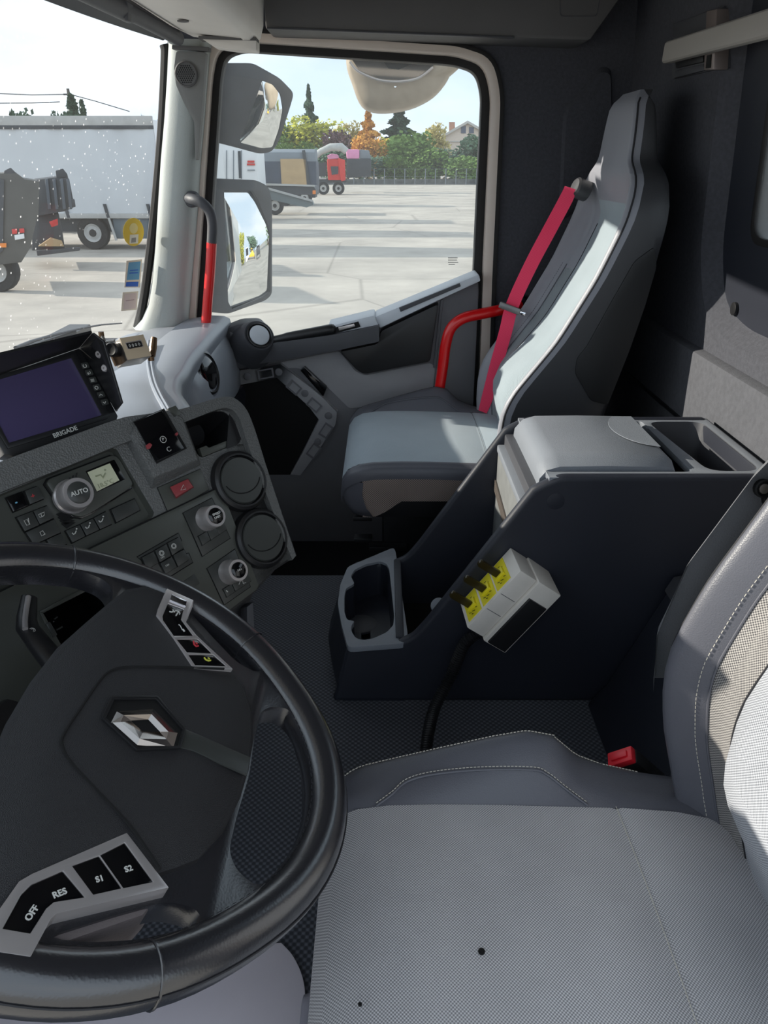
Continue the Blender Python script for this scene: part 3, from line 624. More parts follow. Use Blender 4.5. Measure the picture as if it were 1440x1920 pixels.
# driver belt buckle on its stalk
bk = thing('belt_buckle', 'black seat belt buckle with a red button beside the driver cushion', 'belt buckle', aty(1195, 1450, .82))
q = aty(1165, 1421, .825); ax = (aty(1236, 1482, .83)-q).normalized(); ex = ax.cross(V((0, 1, 0))).normalized(); ey = V((0, 1, 0)); 
rx = V((.86, -.28, .42)).normalized(); rx = (rx-ax*rx.dot(ax)).normalized(); ry = ax.cross(rx)
MB().box(q+ax*.044, rx*.022, ry*.012, ax*.040).build('body', M_['plastic_black'], bk, bevel=.004)
MB().box(q+ax*.001, rx*.020, ry*.0115, ax*.006).build('red_button', M_['buckle_red'], bk, bevel=.0025)
MB().box(q-ax*.006, rx*.013, ry*.005, ax*.002).build('button_ridge', M_['buckle_red'], bk, bevel=.001)
st = MB().tube([q+ax*.08, q+ax*.10+V((.02, 0, -.01)), q+ax*.12+V((.05, 0, -.01))], .007, 10); st.build('stalk', M_['plastic_black'], bk)
MB().prism([q+V(p) for p in ((.085, -.01, -.045), (.10, -.01, -.03), (.105, -.01, -.07), (.085, -.01, -.085))], (0, .03, 0)).build('anchor_plate', M_['mirror_shell'], bk, bevel=.003)
# ---------- passenger seat
MP = dict(MS, back_center=M_['fabric_blue_back'], back_side=M_['fabric_grey_back'], cushion=M_['fabric_blue'], thread=M_['leather_dark'], headrest=M_['leather_pale'], bolster=M_['leather_pale'], bolster_c=M_['leather'])
PX, PY, PZ = -.105, 2.01, -.685
ps = thing('passenger_seat', 'blue grey cloth passenger seat with tall integrated headrest and red belt', 'seat', (.15, PY, FLOOR-.25))
xbP = [(-.06, .395), (.04, .388), (.12, .392), (.17, .412), (.30, .508), (.444, .585), (.56, .632), (.634, .650), (.70, .66), (.83, .668)]
xsP = [(-.06, .60), (.13, .655), (.398, .713), (.56, .738), (.618, .739), (.655, .735), (.70, .728), (.83, .712)]
build_seat(ps, PX, PY, PZ, xbP, xsP, MP)
# black lower side moulding on the near flank of the backrest
mb = MB()
side = [(1228, 462), (1190, 490), (1150, 560), (1100, 650), (1082, 672), (1078, 700), (1108, 752), (1140, 760), (1180, 660), (1210, 575), (1232, 500)]
mb.prism(rnd(py(side, PY-.2475), .01), (0, .02, 0)).build('side_moulding', M_['leather_black'], ps, bevel=.004)
# shoulder belt outlet and belt
bo = aty(1084, 362, PY+.14)+V((0, 0, 0))
MB().lathe(aty(1086, 352, 2.17)+V((-.005, 0, 0)), V((-1, -.25, .35)), [(.026, -.03), (.026, .004), (.021, .009), (.014, .010), (0, .010)], 20).build('belt_outlet', M_['leather_dark'], ps)
c1 = [(1070, 352, 2.16), (1062, 372, 2.165), (1030, 432, 2.18), (995, 498, 2.19), (961, 572, 2.20), (948, 622, 2.20), (929, 690, 2.20), (914, 745, 2.20), (905, 772, 2.205)]
wd = [11, 12.5, 13, 13, 13, 13, 13, 12, 9]
ctr = smoothpath([aty(u, v, y) for u, v, y in c1], 5)
rings = []
for i, p in enumerate(ctr):
    tt = (ctr[min(i+1, len(ctr)-1)]-ctr[max(i-1, 0)]).normalized(); s = V((0, -1, .15)).cross(tt); s = tt.cross(V((0.35, 1, 0))).normalized()
    wv = interp([(k*5, x) for k, x in enumerate(wd)], i)/1400*2.05; nn = tt.cross(s).normalized()
    rings.append([p+s*wv, p+s*wv+nn*.0015, p-s*wv+nn*.0015, p-s*wv])
MB().loft(rings).build('belt', M_['belt'], ps, smooth=30)
q = aty(956, 578, 2.185); tt = (aty(940, 622, 2.2)-aty(970, 545, 2.2)).normalized(); s = tt.cross(V((.35, 1, 0))).normalized(); nn = tt.cross(s).normalized()
MB().box(q, s*.032, nn*.006, tt*.009).build('belt_clip', mat('grey clip', (120, 120, 120), .3, metal=.4), ps, bevel=.003)
MB().box(q+s*.040+nn*.0, s*.008, nn*.004, tt*.005).build('clip_tongue', M_['chrome'], ps, bevel=.002)
# base under the passenger seat
MB().bx(PX+.10, PX+.48, PY-.18, PY+.18, FLOOR-.25, PZ-.14).build('pedestal', M_['plastic_black'], ps, bevel=.02)
for k, (u, v, l) in enumerate([(676, 942, 30), (676, 957, 34), (670, 970, 36), (672, 1010, 34), (700, 1026, 70)]):
    a, b = aty(u-8, v, 1.80), aty(u-8+l, v, 1.80); MB().prism([a, b, b+V((0, 0, -.012)), a+V((0, 0, -.012))], (0, .03, 0)).build('base_bar', M_['plastic_black'], ps, bevel=.002)
# red tube rail beside the passenger seat
gh = thing('red_grab_rail', 'bright red bent tube rail beside the passenger seat back', 'rail', aty(822, 770, 2.29))
MB().tube(smoothpath([aty(u, v, y) for u, v, y in [(818, 790, 2.29), (822, 745, 2.29), (830, 690, 2.29), (836, 645, 2.29), (846, 615, 2.29), (868, 597, 2.29), (900, 589, 2.30), (940, 581, 2.31), (975, 574, 2.34)]], 6), .0165, 16).build('tube', M_['red'], gh, smooth=60)
MB().lathe(aty(975, 574, 2.345), (0, -1, 0), [(.03, -.06), (.03, .0), (.026, .004), (0, .004)], 16).build('mount', M_['plastic_black'], gh)
# entry handle on the pillar, black above and red below
eh = thing('entry_grab_rail', 'black and red entry grab rail on the windscreen pillar', 'rail', aty(385, 625, 2.27))
top_p = smoothpath([aty(u, v, y) for u, v, y in [(352, 372, 2.33), (362, 374, 2.285), (378, 380, 2.27), (392, 395, 2.27), (398, 418, 2.27), (397, 456, 2.27)]], 6)
MB().tube(top_p, .0145, 14).build('upper_grip', M_['plastic_dark'], eh, smooth=60)
MB().tube(smoothpath([aty(u, v, 2.27) for u, v in [(397, 455), (394, 510), (389, 570), (384, 640)]], 5), .0145, 14).build('lower_tube', M_['red'], eh, smooth=60)
MB().lathe(aty(358, 374, 2.32), (-.2, -1, 0), [(.022, -.02), (.022, 0), (.018, .005), (0, .005)], 16).build('mount', M_['plastic_dark'], eh)

# pale protective sheet on the driver floor
fs = thing('floor_sheet', 'pale lilac plastic sheet on the driver floor under the steering wheel', 'floor mat', (-.25, .6, FLOOR))
zf = FLOOR+.002
shp = smoothpath([atz(u, v, zf) for u, v in [(560, 1990), (572, 1900), (570, 1845), (552, 1800), (528, 1772)]], 5)+[atz(400, 1779, zf), atz(245, 1788, zf), atz(60, 1795, zf), atz(-60, 2000, zf)]
MB().prism(shp, (0, 0, .006)).build('sheet', M_['mat_pale'], fs, bevel=.002)
# ================================================================== CENTRE CONSOLE
YN, YF = 1.20, 1.545
cons = thing('center_console', 'blue black centre console with cup tray and padded lid between the seats', 'console', (.2, 1.37, FLOOR))
ZN = -.838
def near(pts, y=YN): return [aty(u, v, y) for u, v in pts]
# near side wall: profile read off its plane
sidep = [(622, 1296), (650, 1216), (744, 1207), (772, 1196), (800, 1166), (998, 918), (1016, 905), (1040, 900), (1440, 886), (1560, 882)]
npf = near(sidep); npf = [p.copy() for p in npf]
zt = -.492
npf[-4:] = [V((npf[-4].x, YN, -.507)), V((npf[-4].x+.03, YN, zt)), V((.52, YN, zt)), V((.69, YN, zt))]
prof_n = [V((p.x, YN, p.z)) for p in npf]
poly = [V((prof_n[0].x, YN, FLOOR))]+prof_n+[V((.69, YN, FLOOR))]
poly[1] = V((poly[0].x+.008, YN, -.96)); poly[2].z = ZN-.008
MB().prism(rnd(poly, [0, 0, .02, .02, .03, .02, 0, .02, .03, .02, 0, 0, 0][:len(poly)], 4), (0, .022, 0)).build('side_panel', M_['plastic_navy'], cons, bevel=.0105, seg=4)
far = [V((p.x-.002, YF, p.z)) for p in poly]
MB().prism(rnd(far, [0, 0, .02, .02, .03, .02, 0, .02, .03, .02, 0, 0, 0][:len(far)], 4), (0, -.022, 0)).build('side_panel', M_['plastic_navy'], cons, bevel=.0105, seg=4)
MB().lathe(aty(1042, 940, YN), (0, -1, 0), [(.0155, -.003), (.0155, .0006), (.0145, .0009), (0, .0009)], 24).build('plug', M_['plastic_navy'], cons)
# nose with the cup tray
def nz_(u, v): return atz(u, v, ZN)
nose = [nz_(u, v) for u, v in [(652, 1062), (738, 1026), (742, 1034), (765, 1190), (760, 1206), (652, 1214), (640, 1170), (633, 1130), (638, 1095)]]
hole = [nz_(u, v) for u, v in [(658, 1080), (665, 1068), (685, 1058), (712, 1052), (725, 1057), (730, 1068), (739, 1154), (737, 1172), (725, 1185), (701, 1196), (681, 1200), (667, 1196), (659, 1183), (659, 1172), (666, 1164), (651, 1162), (646, 1147), (646, 1118), (649, 1103), (665, 1094)]]
hr = rnd(hole, .006, 2)
MB().plate(rnd(nose, .012, 3), [hr], (0, 0, -.012)).build('cup_tray_rim', M_['console_top'], cons, bevel=.002)
hc = sum(hr, V())/len(hr)
MB().loft([[p+V((0, 0, -.006)) for p in hr], [hc+(p-hc)*.96+V((0, 0, -.085)) for p in hr], [hc+(p-hc)*.2+V((0, 0, -.085)) for p in hr]], True, False).build('cup_tray_well', M_['plastic_navy'], cons, smooth=50)
MB().lathe(hc+V((-.01, .045, -.086)), (0, 0, 1), [(.036, -.004), (.036, .001), (.032, .003), (0, .002)], 24).build('cup_base', M_['plastic_dark'], cons)
nb = [V((p.x, max(YN+.002, p.y), ZN-.010)) for p in rnd(nose, .012, 3)]; nc = sum(nb, V())/len(nb)
base = [V((nc.x+(p.x-nc.x)*(1.28 if p.x < nc.x else 1.0)-(.0), max(YN+.002, nc.y+(p.y-nc.y)*1.0), FLOOR)) for p in nb]
MB().loft([nb, [a+(b-a)*.6+V((-.012*(1 if a.x < nc.x else 0), 0, 0)) for a, b in zip(nb, base)], base], True, False).build('nose', M_['plastic_navy'], cons, smooth=50)
# open bin behind the cup tray
xbin0, xbin1 = .035, .262
MB().add([V((xbin0, YN+.02, ZN-.03)), V((xbin0, YF-.02, ZN-.03)), V((xbin0+.01, YF-.02, FLOOR+.03)), V((xbin0+.01, YN+.02, FLOOR+.03)), V((.30, YF-.02, FLOOR+.03)), V((.30, YN+.02, FLOOR+.03))], [(0, 1, 2, 3), (3, 2, 4, 5)]).build('bin_floor', M_['void'], cons)
MB().bx(xbin0-.012, xbin0+.004, YN+.015, YF-.015, FLOOR+.02, ZN+.004).build('bin_front', M_['plastic_navy'], cons, bevel=.003)
# grey drawer front below the lid
fx = .247
MB().prism(rnd([V((fx, y, z)) for y, z in ((YN+.02, -.86), (YF-.022, -.80), (YF-.022, -.55), (YN+.02, -.55))], .01), (.02, 0, 0)).build('drawer_front', mat('dusty grey drawer front', (122, 124, 124), .5, var=.12, vscale=30, bump=.1, bscale=500), cons, bevel=.004)
MB().bx(fx-.003, fx+.03, YN+.022, YF-.024, -.565, -.548).build('drawer_edge', M_['console_top'], cons, bevel=.004)
stp = MB()
for k in range(5):
    z = -.632-.005*k; stp.prism([V((fx-.004, YN+.02, z-.03)), V((fx-.004, YF-.022, z+.0)), V((fx-.004, YF-.022, z+.0035)), V((fx-.004, YN+.02, z-.0265))], (.003, 0, 0))
stp.build('elastic_strap', mat('brown elastic', (86, 78, 72), .8), cons)
MB().bx(fx+.012, fx+.05, YN+.022, YF-.022, -.562, -.525).build('lid_hinge_block', M_['plastic_dark'], cons, bevel=.004)
# lid
zl = -.474
lx0, lx1 = .268, .518
pf = [(lx0+.012, -.545), (lx0+.008, -.52), (lx0+.010, -.498), (lx0+.022, -.482), (lx0+.045, -.475), (.40, zl), (lx1-.012, zl-.002), (lx1, zl-.010), (lx1+.001, zl-.022)]
ya, yb = YN+.035, YF-.030
def lring(x, z, k):
    return V((x, 0, z))
rows = []
for x, z in pf:
    r = []
    for i in range(13):
        w = -1+2*i/12; y = (ya+yb)/2+w*(yb-ya)/2; e = max(0, abs(w)-.82)/.18
        r.append(V((x, y, z-.012*(1-math.sqrt(max(0, 1-e*e))))))
    rows.append(r)
lid = MB().loft(rows, False, False)
lid.add([rows[i][0] for i in range(len(rows))]+[V((p[0].x, p[0].y, -.53)) for p in rows], [(i, i+1, len(rows)+i+1, len(rows)+i) for i in range(len(rows)-1)])
lid.add([rows[i][-1] for i in range(len(rows))]+[V((p[-1].x, p[-1].y, -.53)) for p in rows], [(i, i+1, len(rows)+i+1, len(rows)+i) for i in range(len(rows)-1)])
lido = lid.build('lid', M_['console_top'], cons, smooth=50)
pad = MB(); cxy = V((lx1+.004, (ya+yb)/2+.03, zl+.0006))
pts = [cxy+V((-.075*math.cos(a), .105*math.sin(a), 0)) for a in [-math.pi/2+math.pi*i/16 for i in range(17)]]
pts = [V((min(p.x, lx1-.008), max(ya+.03, min(yb-.035, p.y)), p.z)) for p in pts]
pad.prism(pts, (0, 0, .0012)).build('thumb_recess', M_['console_top'], lido)
# deck round the lid and the rear tray
deck_o = [V((x, y, zt-.003)) for x, y in ((lx0+.02, YN+.004), (.69, YN+.004), (.69, YF-.004), (lx0+.02, YF-.004))]
lid_h = rnd([V((x, y, zt-.003)) for x, y in ((lx0+.021, YN+.031), (lx1+.028, YN+.031), (lx1+.028, YF-.026), (lx0+.021, YF-.026))], .012)
tr_h = rnd([V((x, y, zt-.003)) for x, y in ((lx1+.06, YN+.035), (.672, YN+.035), (.672, YF-.03), (lx1+.04, YF-.03))], .03, 5)
MB().plate(deck_o, [lid_h, tr_h], (0, 0, -.012)).build('deck', M_['plastic_navy'] if False else M_['console_top'], cons, bevel=.002)
tc_ = sum(tr_h, V())/len(tr_h)
MB().loft([tr_h, [tc_+(p-tc_)*.93+V((0, 0, -.06)) for p in tr_h], [tc_+(p-tc_)*.85+V((0, 0, -.09)) for p in tr_h], [tc_+(p-tc_)*.1+V((0, 0, -.09)) for p in tr_h]], True, False).build('rear_tray', M_['plastic_dark'], cons, smooth=50)
MB().bx(.67, .695, YN+.002, YF-.002, FLOOR, zt-.004).build('back_panel', M_['plastic_navy'], cons, bevel=.004)
MB().bx(lx0+.03, .67, YN+.022, YF-.022, -.80, -.60).build('inner_box', M_['void'], cons)
# round charging socket peeking over the near wall
sk = aty(822, 1135, YN+.05); MB().lathe(sk, (-.3, -.6, .75), [(.016, -.03), (.016, 0), (.014, .003), (0, .003)], 18).build('socket_cap', M_['console_top'], cons)
# ------------------------------------------------------------------ switch box
sb = thing('switch_box', 'pale grey switch box with three black levers on yellow plates, on the console side', 'switch box', aty(940, 1214, YN))
c0 = aty(862, 1130, YN-.002); c1 = aty(957, 1026, YN-.002); l = (c1-c0); Lb = l.length; l.normalize()
m = V((-l.z, 0, l.x)); wv = V((.10, -1, -.03)).normalized(); wv = (wv-l*wv.dot(l)).normalized(); m = wv.cross(l).normalized()
if m.z < 0: m = -m
WB, DB = .078, .092
def bp(i, j, k): return c0+l*(i*Lb)+wv*(j*WB)-m*(k*DB)      # i along, j outwards, k down
def bpoly(pts): return [bp(*p) for p in pts]
MB().frustum(bpoly([(0, 0, .0), (1, 0, .0), (1, 1, .0), (0, 1, 0)]), bpoly([(0, 0, .42), (1, 0, .42), (1, 1.0, .42), (0, 1.0, .42)])).build('cover', M_['grey_box'], sb, bevel=.003)
MB().frustum(bpoly([(-.02, 0, .43), (1.02, 0, .43), (1.02, 1.08, .43), (-.02, 1.08, .43)]), bpoly([(-.02, 0, 1.), (1.02, 0, 1.), (1.02, 1.08, 1.), (-.02, 1.08, 1.)])).build('base', M_['grey_box'], sb, bevel=.003)
MB().frustum(bpoly([(.0, 1.06, .50), (.78, 1.06, .50), (.78, 1.13, .52), (.0, 1.13, .52)]), bpoly([(.0, 1.06, .97), (.78, 1.06, .97), (.78, 1.13, .95), (.0, 1.13, .95)])).build('black_pad', M_['plastic_black'], sb, bevel=.002)
for i in (.36, .62): MB().box(bp(i, 1.001, .2), l*.0004, wv*.0006, m*.016).build('seam', M_['plastic_dark'], sb)
yl = [(.06, .30), (.335, .575), (.60, .84)]
for a, b in yl:
    pl = MB().prism(bpoly([(a, .06, 0), (b, .06, 0), (b, .90, 0), (a, .90, 0)]), m*.0012); plo = pl.build('yellow_plate', M_['yellow'], sb)
    ctr = bp((a+b)/2, .50, 0)
    MB().prism([ctr+l*x*.011+wv*y*.010 for x, y in ((-1, -1), (1, -1), (1, 1), (-1, 1))], m*.007).build('lever_socket', M_['yellow'], plo, bevel=.002)
    lv = MB().prism(rnd([ctr+l*.007*sx+m*hh for sx, hh in ((-1, .002), (1, .002), (1, .052), (-1, .052))], [0, 0, .006, .006]), wv*.007)
    lv.build('lever', M_['amber'], plo, bevel=.0015)
    k = MB()
    for dx, dy, s in ((-.6, .95, .003), (.0, 1.1, .0035), (.55, .9, .0025), (-.3, 1.4, .002)):
        q = ctr+l*dx*.014+wv*dy*.018*.9+m*.0014; k.box(q, (l+wv*.6).normalized()*s, (wv-l*.6).normalized()*.0006, m*.0003)
    for dx, dy in ((.6, -.7), (.2, -1.1), (-.5, -.8)):
        q = ctr+l*dx*.014+wv*dy*.018+m*.0014; k.box(q, l*.0022, wv*.0005, m*.0003)
    k.build('plate_marking', M_['print_dim'], plo)
gl = bp(.0, .5, .55)
MB().tube([gl+l*.004, gl-l*.016], .013, 10).build('cable_gland', M_['plastic_black'], sb, bevel=.002)
cd = thing('corrugated_conduit', 'black corrugated cable conduit running from the switch box to the floor', 'conduit', aty(795, 1440, 1.0))
p0 = gl-l*.014
pth = smoothpath([p0, p0-l*.03+V((-.01, -.005, 0)), aty(845, 1268, 1.15), aty(816, 1325, 1.11), aty(803, 1375, 1.06), aty(798, 1420, 1.02), atz(800, 1450, FLOOR+.005)], 30)
rr = []; acc = 0
fine = []; acc = 0; nxt = 0
for a, b in zip(pth, pth[1:]):
    ln = (b-a).length
    while nxt < acc+ln: fine.append(a+(b-a)*((nxt-acc)/ln)); nxt += .0009
    acc += ln
for i, p in enumerate(fine): rr.append(.0105+.0014*math.sin(i*2*math.pi/5))
MB().tube(fine, rr, 12).build('ribbed_tube', M_['plastic_black'], cd, smooth=60)
# ================================================================== STEERING WHEEL
WC = V((-.2567, .5195, -.4475)); TH = math.radians(28.6)
wa = V((-math.cos(TH), 0, math.sin(TH))); wb = V((0, 1, 0)); wn = V((math.sin(TH), 0, math.cos(TH)))
def WP(a, b, o=0): return WC+wa*a+wb*b+wn*o
def wpx(u, v, o): return onp(u, v, WC+wn*o, wn)
def wpoly(pts, o): return [wpx(u, v, o) for u, v in pts]
sw = thing('steering_wheel', 'black leather steering wheel with silver button pods and chrome lozenge emblem', 'steering wheel', WP(0, 0, -.06))
RR, rr_ = .222, .0205
N = 96; prof = []
def rf(t):
    c = -math.cos(t); tt = abs(math.atan2(math.sin(t), math.cos(t)))
    return 1+(.030*c**6 if c > 0 else 0)-.012*math.exp(-((tt-2.42)/.28)**2)
def rimpt(t, s, k=1.0, dr=0):
    e = wa*math.cos(t)+wb*math.sin(t)
    return WC+e*(RR*rf(t)+(rr_*k+dr)*math.cos(s)*1.0)+wn*((rr_*k+dr)*math.sin(s)*1.06)
mb = MB(); rings = [[rimpt(2*math.pi*i/N, 2*math.pi*j/20) for j in range(20)] for i in range(N)]; rings.append(rings[0])
mb.loft(rings, True, False).build('rim', M_['wheel_leather'], sw, smooth=80)
for (a, b) in [(.101, .198), (-.123, .203), (-.115, -.2), (.101, -.198)]:
    t = math.atan2(b, a); MB().tube([rimpt(t, 2*math.pi*j/28, 1.012) for j in range(28)], .0011, 6, closed=True).build('rim_seam', M_['wheel_leather'], sw)
# stitching along the inner edge and a seam line round the outer face
stitches([rimpt(2*math.pi*i/240, math.pi*.86, 1.0, .0004) for i in range(241)], .004, .0035, .0008).build('stitching', M_['thread_dark'], sw, smooth=0)
MB().tube([rimpt(2*math.pi*i/160, .35, 1.0, .0001) for i in range(160)], .0009, 5, closed=True).build('rim_seam', M_['thread_dark'], sw)
# spoke plate with openings
circ = [WP(RR*rf(t)*math.cos(t), RR*rf(t)*math.sin(t), 0) for t in [2*math.pi*i/72 for i in range(72)]]
def sym(h): return h+[(a, -b) for a, b in h[::-1]]
up_h = [(.203, .0), (.197, .05), (.178, .097), (.149, .137), (.118, .164), (.085, .184), (.060, .186), (.046, .176), (.040, .156), (.050, .10), (.060, .052), (.0625, .0)]
up = up_h+[(a, -b) for a, b in up_h[-2:0:-1]]
lowr = [(-.036, .196), (-.060, .192), (-.095, .178), (-.124, .160), (-.136, .150), (-.128, .142), (-.106, .144), (-.075, .166)]
bot_h = [(-.146, .0), (-.143, .05), (-.143, .085), (-.152, .099), (-.172, .108), (-.190, .090), (-.205, .05), (-.212, .0)]
bot = bot_h+[(a, -b) for a, b in bot_h[-2:0:-1]]
H = [rnd([WP(a, b, .006) for a, b in h], .010, 3) for h in (up, lowr, [(a, -b) for a, b in lowr][::-1], bot)]
MB().plate([p+wn*.010 for p in circ], [[p+wn*.004 for p in h] for h in H], -wn*.024).build('spoke', M_['wheel_leather'], sw, smooth=40, bevel=.004)
# fatter leather where the spokes meet the rim
for s in (1, -1):
    for (t0, t1) in ((1.10, 1.78),):
        pass
# hub cover
hubh = [(.0625, .0), (.060, .052), (.051, .10), (.042, .145), (.034, .178), (.018, .198), (-.004, .200), (-.030, .180), (-.056, .160), (-.104, .120), (-.119, .106), (-.134, .072), (-.141, .035), (-.143, .0)]
hub = hubh+[(a, -b) for a, b in hubh[-2:0:-1]]
HO = .015
hp = [WP(a, b, HO) for a, b in hub]
hub_low = [WP(a*.93-.003, b*.90, HO-.055) for a, b in hub]; hub_rim = [WP(a*1.0, b*1.0, HO-.012) for a, b in hub]
hc_ = WP(-.04, 0, HO)
top = [p+(hc_-p)*.045+wn*.004 for p in hp]; top2 = [p+(hc_-p)*.4+wn*.008 for p in hp]; top3 = [p+(hc_-p)*.985+wn*.009 for p in hp]
MB().loft([hub_low, hub_rim, hp, top, top2, top3], True, True).build('hub_cover', M_['hub'], sw, smooth=50)
MB().loft([[WP(a*.93-.003, b*.90, HO-.055) for a, b in hub], [WP(a*.55-.02, b*.5, HO-.13) for a, b in hub]], True, True).build('hub_back', mat('grey hub shroud', (98, 92, 92), .5, bump=.2, bscale=600), sw, smooth=40)
zt_ = HO+.0085
seam = smoothpath(wpoly([(420, 1254), (330, 1251), (240, 1251), (208, 1258), (186, 1278), (150, 1330), (119, 1378), (117, 1400), (132, 1428), (180, 1480), (245, 1550), (300, 1630)], zt_-.0005), 6)
MB().tube(seam, .0013, 6).build('hub_seam', M_['void'], sw)
MB().prism(wpoly([(340, 1369), (372, 1382), (467, 1424), (461, 1456), (360, 1411), (330, 1404)], zt_-.0022), wn*.0030).build('hub_strip', M_['button'], sw, bevel=.0006)
# emblem
fo = wpoly([(207, 1308), (294, 1308), (347, 1370), (337, 1406), (255, 1410), (189, 1349)], zt_); fi = wpoly([(213, 1315), (291, 1314), (341, 1371), (333, 1402), (257, 1405), (197, 1350)], zt_)
MB().plate(fo, [fi], wn*.003).build('emblem_frame', M_['plastic_black'], sw, bevel=.0008)
MB().prism(fi, wn*.0006).build('emblem_bed', M_['void'], sw)
eo = wpoly([(219, 1334), (287, 1329), (333, 1374), (325, 1402), (257, 1397), (208, 1355)], zt_+.001)
ei = wpoly([(246, 1351), (278, 1349), (300, 1372), (300, 1373), (268, 1372), (246, 1352)], zt_+.001)
er = wpoly([(232, 1341), (284, 1339), (316, 1372), (312, 1386), (262, 1385), (226, 1354)], zt_+.005)
em = MB()
for i in range(6):
    j = (i+1) % 6
    em.add([eo[i], eo[j], er[j], er[i]], [(0, 1, 2, 3)]); em.add([er[i], er[j], ei[j], ei[i]], [(0, 1, 2, 3)])
em.build('emblem', M_['emblem'], sw, smooth=0)
# right pod: telephone keys
def pod(name, pts, o, th, m, bev=.001): return MB().prism(wpoly(pts, o), wn*th).build(name, m, sw, bevel=bev)
p_ph = [(313, 1103), (363, 1125), (362, 1136), (349, 1166), (369, 1191), (437, 1254), (363, 1252), (326, 1195), (294, 1152), (297, 1140)]
b1 = [(315, 1131), (345, 1142), (340, 1161), (363, 1192), (326, 1192), (306, 1163), (305, 1155)]
b2 = [(331, 1198), (371, 1198), (398, 1225), (351, 1223)]; b3 = [(353, 1227), (400, 1227), (425, 1249), (366, 1247)]
fr = MB().plate(wpoly(p_ph, HO+.009), [wpoly(b1, HO+.009), wpoly(b2, HO+.009), wpoly(b3, HO+.009)], -wn*.007)
pr = fr.build('button_pod', M_['silver'], sw, bevel=.0012)
for nm, b in (('button', b1), ('button', b2), ('button', b3)):
    MB().prism(wpoly(b, HO+.0082), -wn*.006).build('pod_button', M_['gloss_black'], pr, bevel=.0012)
MB().prism(wpoly([(320, 1117), (349, 1130), (347, 1140), (317, 1128)], HO+.008), wn*.003).build('scroll_bar', M_['chrome'], pr, bevel=.001)
exx = (wpx(400, 1210, HO)-wpx(360, 1210, HO)).normalized()
def arc(u, v, r, a0, a1, o, m, par, w=.0006, n=8):
    c = wpx(u, v, o); ey = wn.cross(exx)
    MB().tube([c+r*(exx*math.cos(a0+(a1-a0)*i/n)+ey*math.sin(a0+(a1-a0)*i/n)) for i in range(n+1)], w, 5).build('icon', m, par)
oz = HO+.0085
arc(320, 1144, .003, .3, -2.4, oz, M_['print'], pr); arc(332, 1149, .0032, 2.9, -.8, oz, M_['print'], pr); MB().tube([wpx(334, 1148, oz), wpx(330, 1154, oz)], .0008, 5).build('icon', M_['print'], pr)
MB().tube(wpoly([(335, 1171), (338, 1173), (342, 1181)], oz), .0005, 5).build('icon', M_['print'], pr)
MB().tube(wpoly([(343, 1180), (346, 1184)], oz), .0009, 5).build('icon', M_['print'], pr)
for (u, v, m) in ((366, 1208, M_['print_red']), (389, 1236, M_['print_green'])):
    MB().tube(wpoly([(u-3, v-6), (u-2, v), (u+2, v+4), (u+6, v+3)] if m is M_['print_red'] else [(u-6, v-3), (u-3, v+1), (u+2, v+3), (u+6, v+2)], oz), .0009, 6).build('icon', m, pr)
    MB().tube(wpoly([(u+1, v-3), (u+4, v)], oz), .0008, 5).build('icon', m, pr)
# left pod: OFF RES S1 S2
p_s = [(238, 1561), (317, 1664), (106, 1713), (96, 1722), (58, 1793), (-40, 1779), (-20, 1730), (0, 1703), (36, 1652), (60, 1638)]
bo = [(118, 1632), (160, 1682), (101, 1691), (87, 1703), (57, 1750), (5, 1741), (40, 1677), (59, 1658)]
s1_ = [(135, 1623), (186, 1604), (229, 1665), (175, 1677)]; s2_ = [(188, 1603), (234, 1579), (288, 1653), (231, 1665)]
pl = MB().plate(wpoly(p_s, HO+.007), [wpoly(x, HO+.007) for x in (bo, s1_, s2_)], -wn*.026).build('button_pod', M_['silver'], sw, bevel=.0015)
for b in (bo, s1_, s2_): MB().prism(wpoly(b, HO+.0062), -wn*.006).build('pod_button', M_['gloss_black'], pl, bevel=.0012)
MB().prism(wpoly([(100, 1718), (312, 1667), (268, 1716), (95, 1776)], HO-.008), -wn*.05).build('pod_skirt', mat('grey hub shroud side', (112, 104, 104), .5, bump=.25, bscale=600), sw, bevel=.003)
oz = HO+.0065
def wtext(s, u, v, du, dv, size, par):
    o = wpx(u, v, oz); ex = (wpx(u+du, v+dv, oz)-o).normalized(); text(s, 'lettering', M_['print'], par, o, ex, wn.cross(ex), size, .0003, bold=True)
wtext('S1', 187, 1648, 10, -3, .0062, pl); wtext('S2', 241, 1629, 10, -3, .0062, pl); wtext('RES', 112, 1675, 10, -4, .0062, pl); wtext('OFF', 60, 1712, 7, -10, .0062, pl)
# column shroud and stalk
col = thing('steering_column', 'black steering column shroud behind the wheel', 'steering column', WP(0, 0, -.30))
MB().loft([[WP(a, b, o) for a, b in ((.09, -.07), (.10, 0), (.09, .07), (-.05, .08), (-.09, .05), (-.09, -.05), (-.05, -.08))] for o in (-.075, -.30)], True, True).build('shroud', M_['plastic_black'], col, bevel=.012, seg=3)
stk = thing('column_stalk', 'black column stalk with a pale edge, beside the steering column', 'stalk', wpx(105, 1250, -.06))
sp_ = [wpx(u, v, -.055) for u, v in [(135, 1290), (100, 1240), (72, 1205), (52, 1178), (50, 1160), (55, 1120)]]
rg = []
for i, p in enumerate(sp_):
    t = (sp_[min(i+1, 5)]-sp_[max(i-1, 0)]).normalized(); s = wn.cross(t).normalized(); w = [.016, .014, .013, .0125, .0105, .0085][i]; th = [.010, .009, .008, .007, .006, .004][i]
    rg.append([p+s*w*math.cos(x)+wn*th*math.sin(x) for x in [2*math.pi*k/12 for k in range(12)]])
MB().loft(rg).build('lever', M_['plastic_black'], stk, smooth=60)
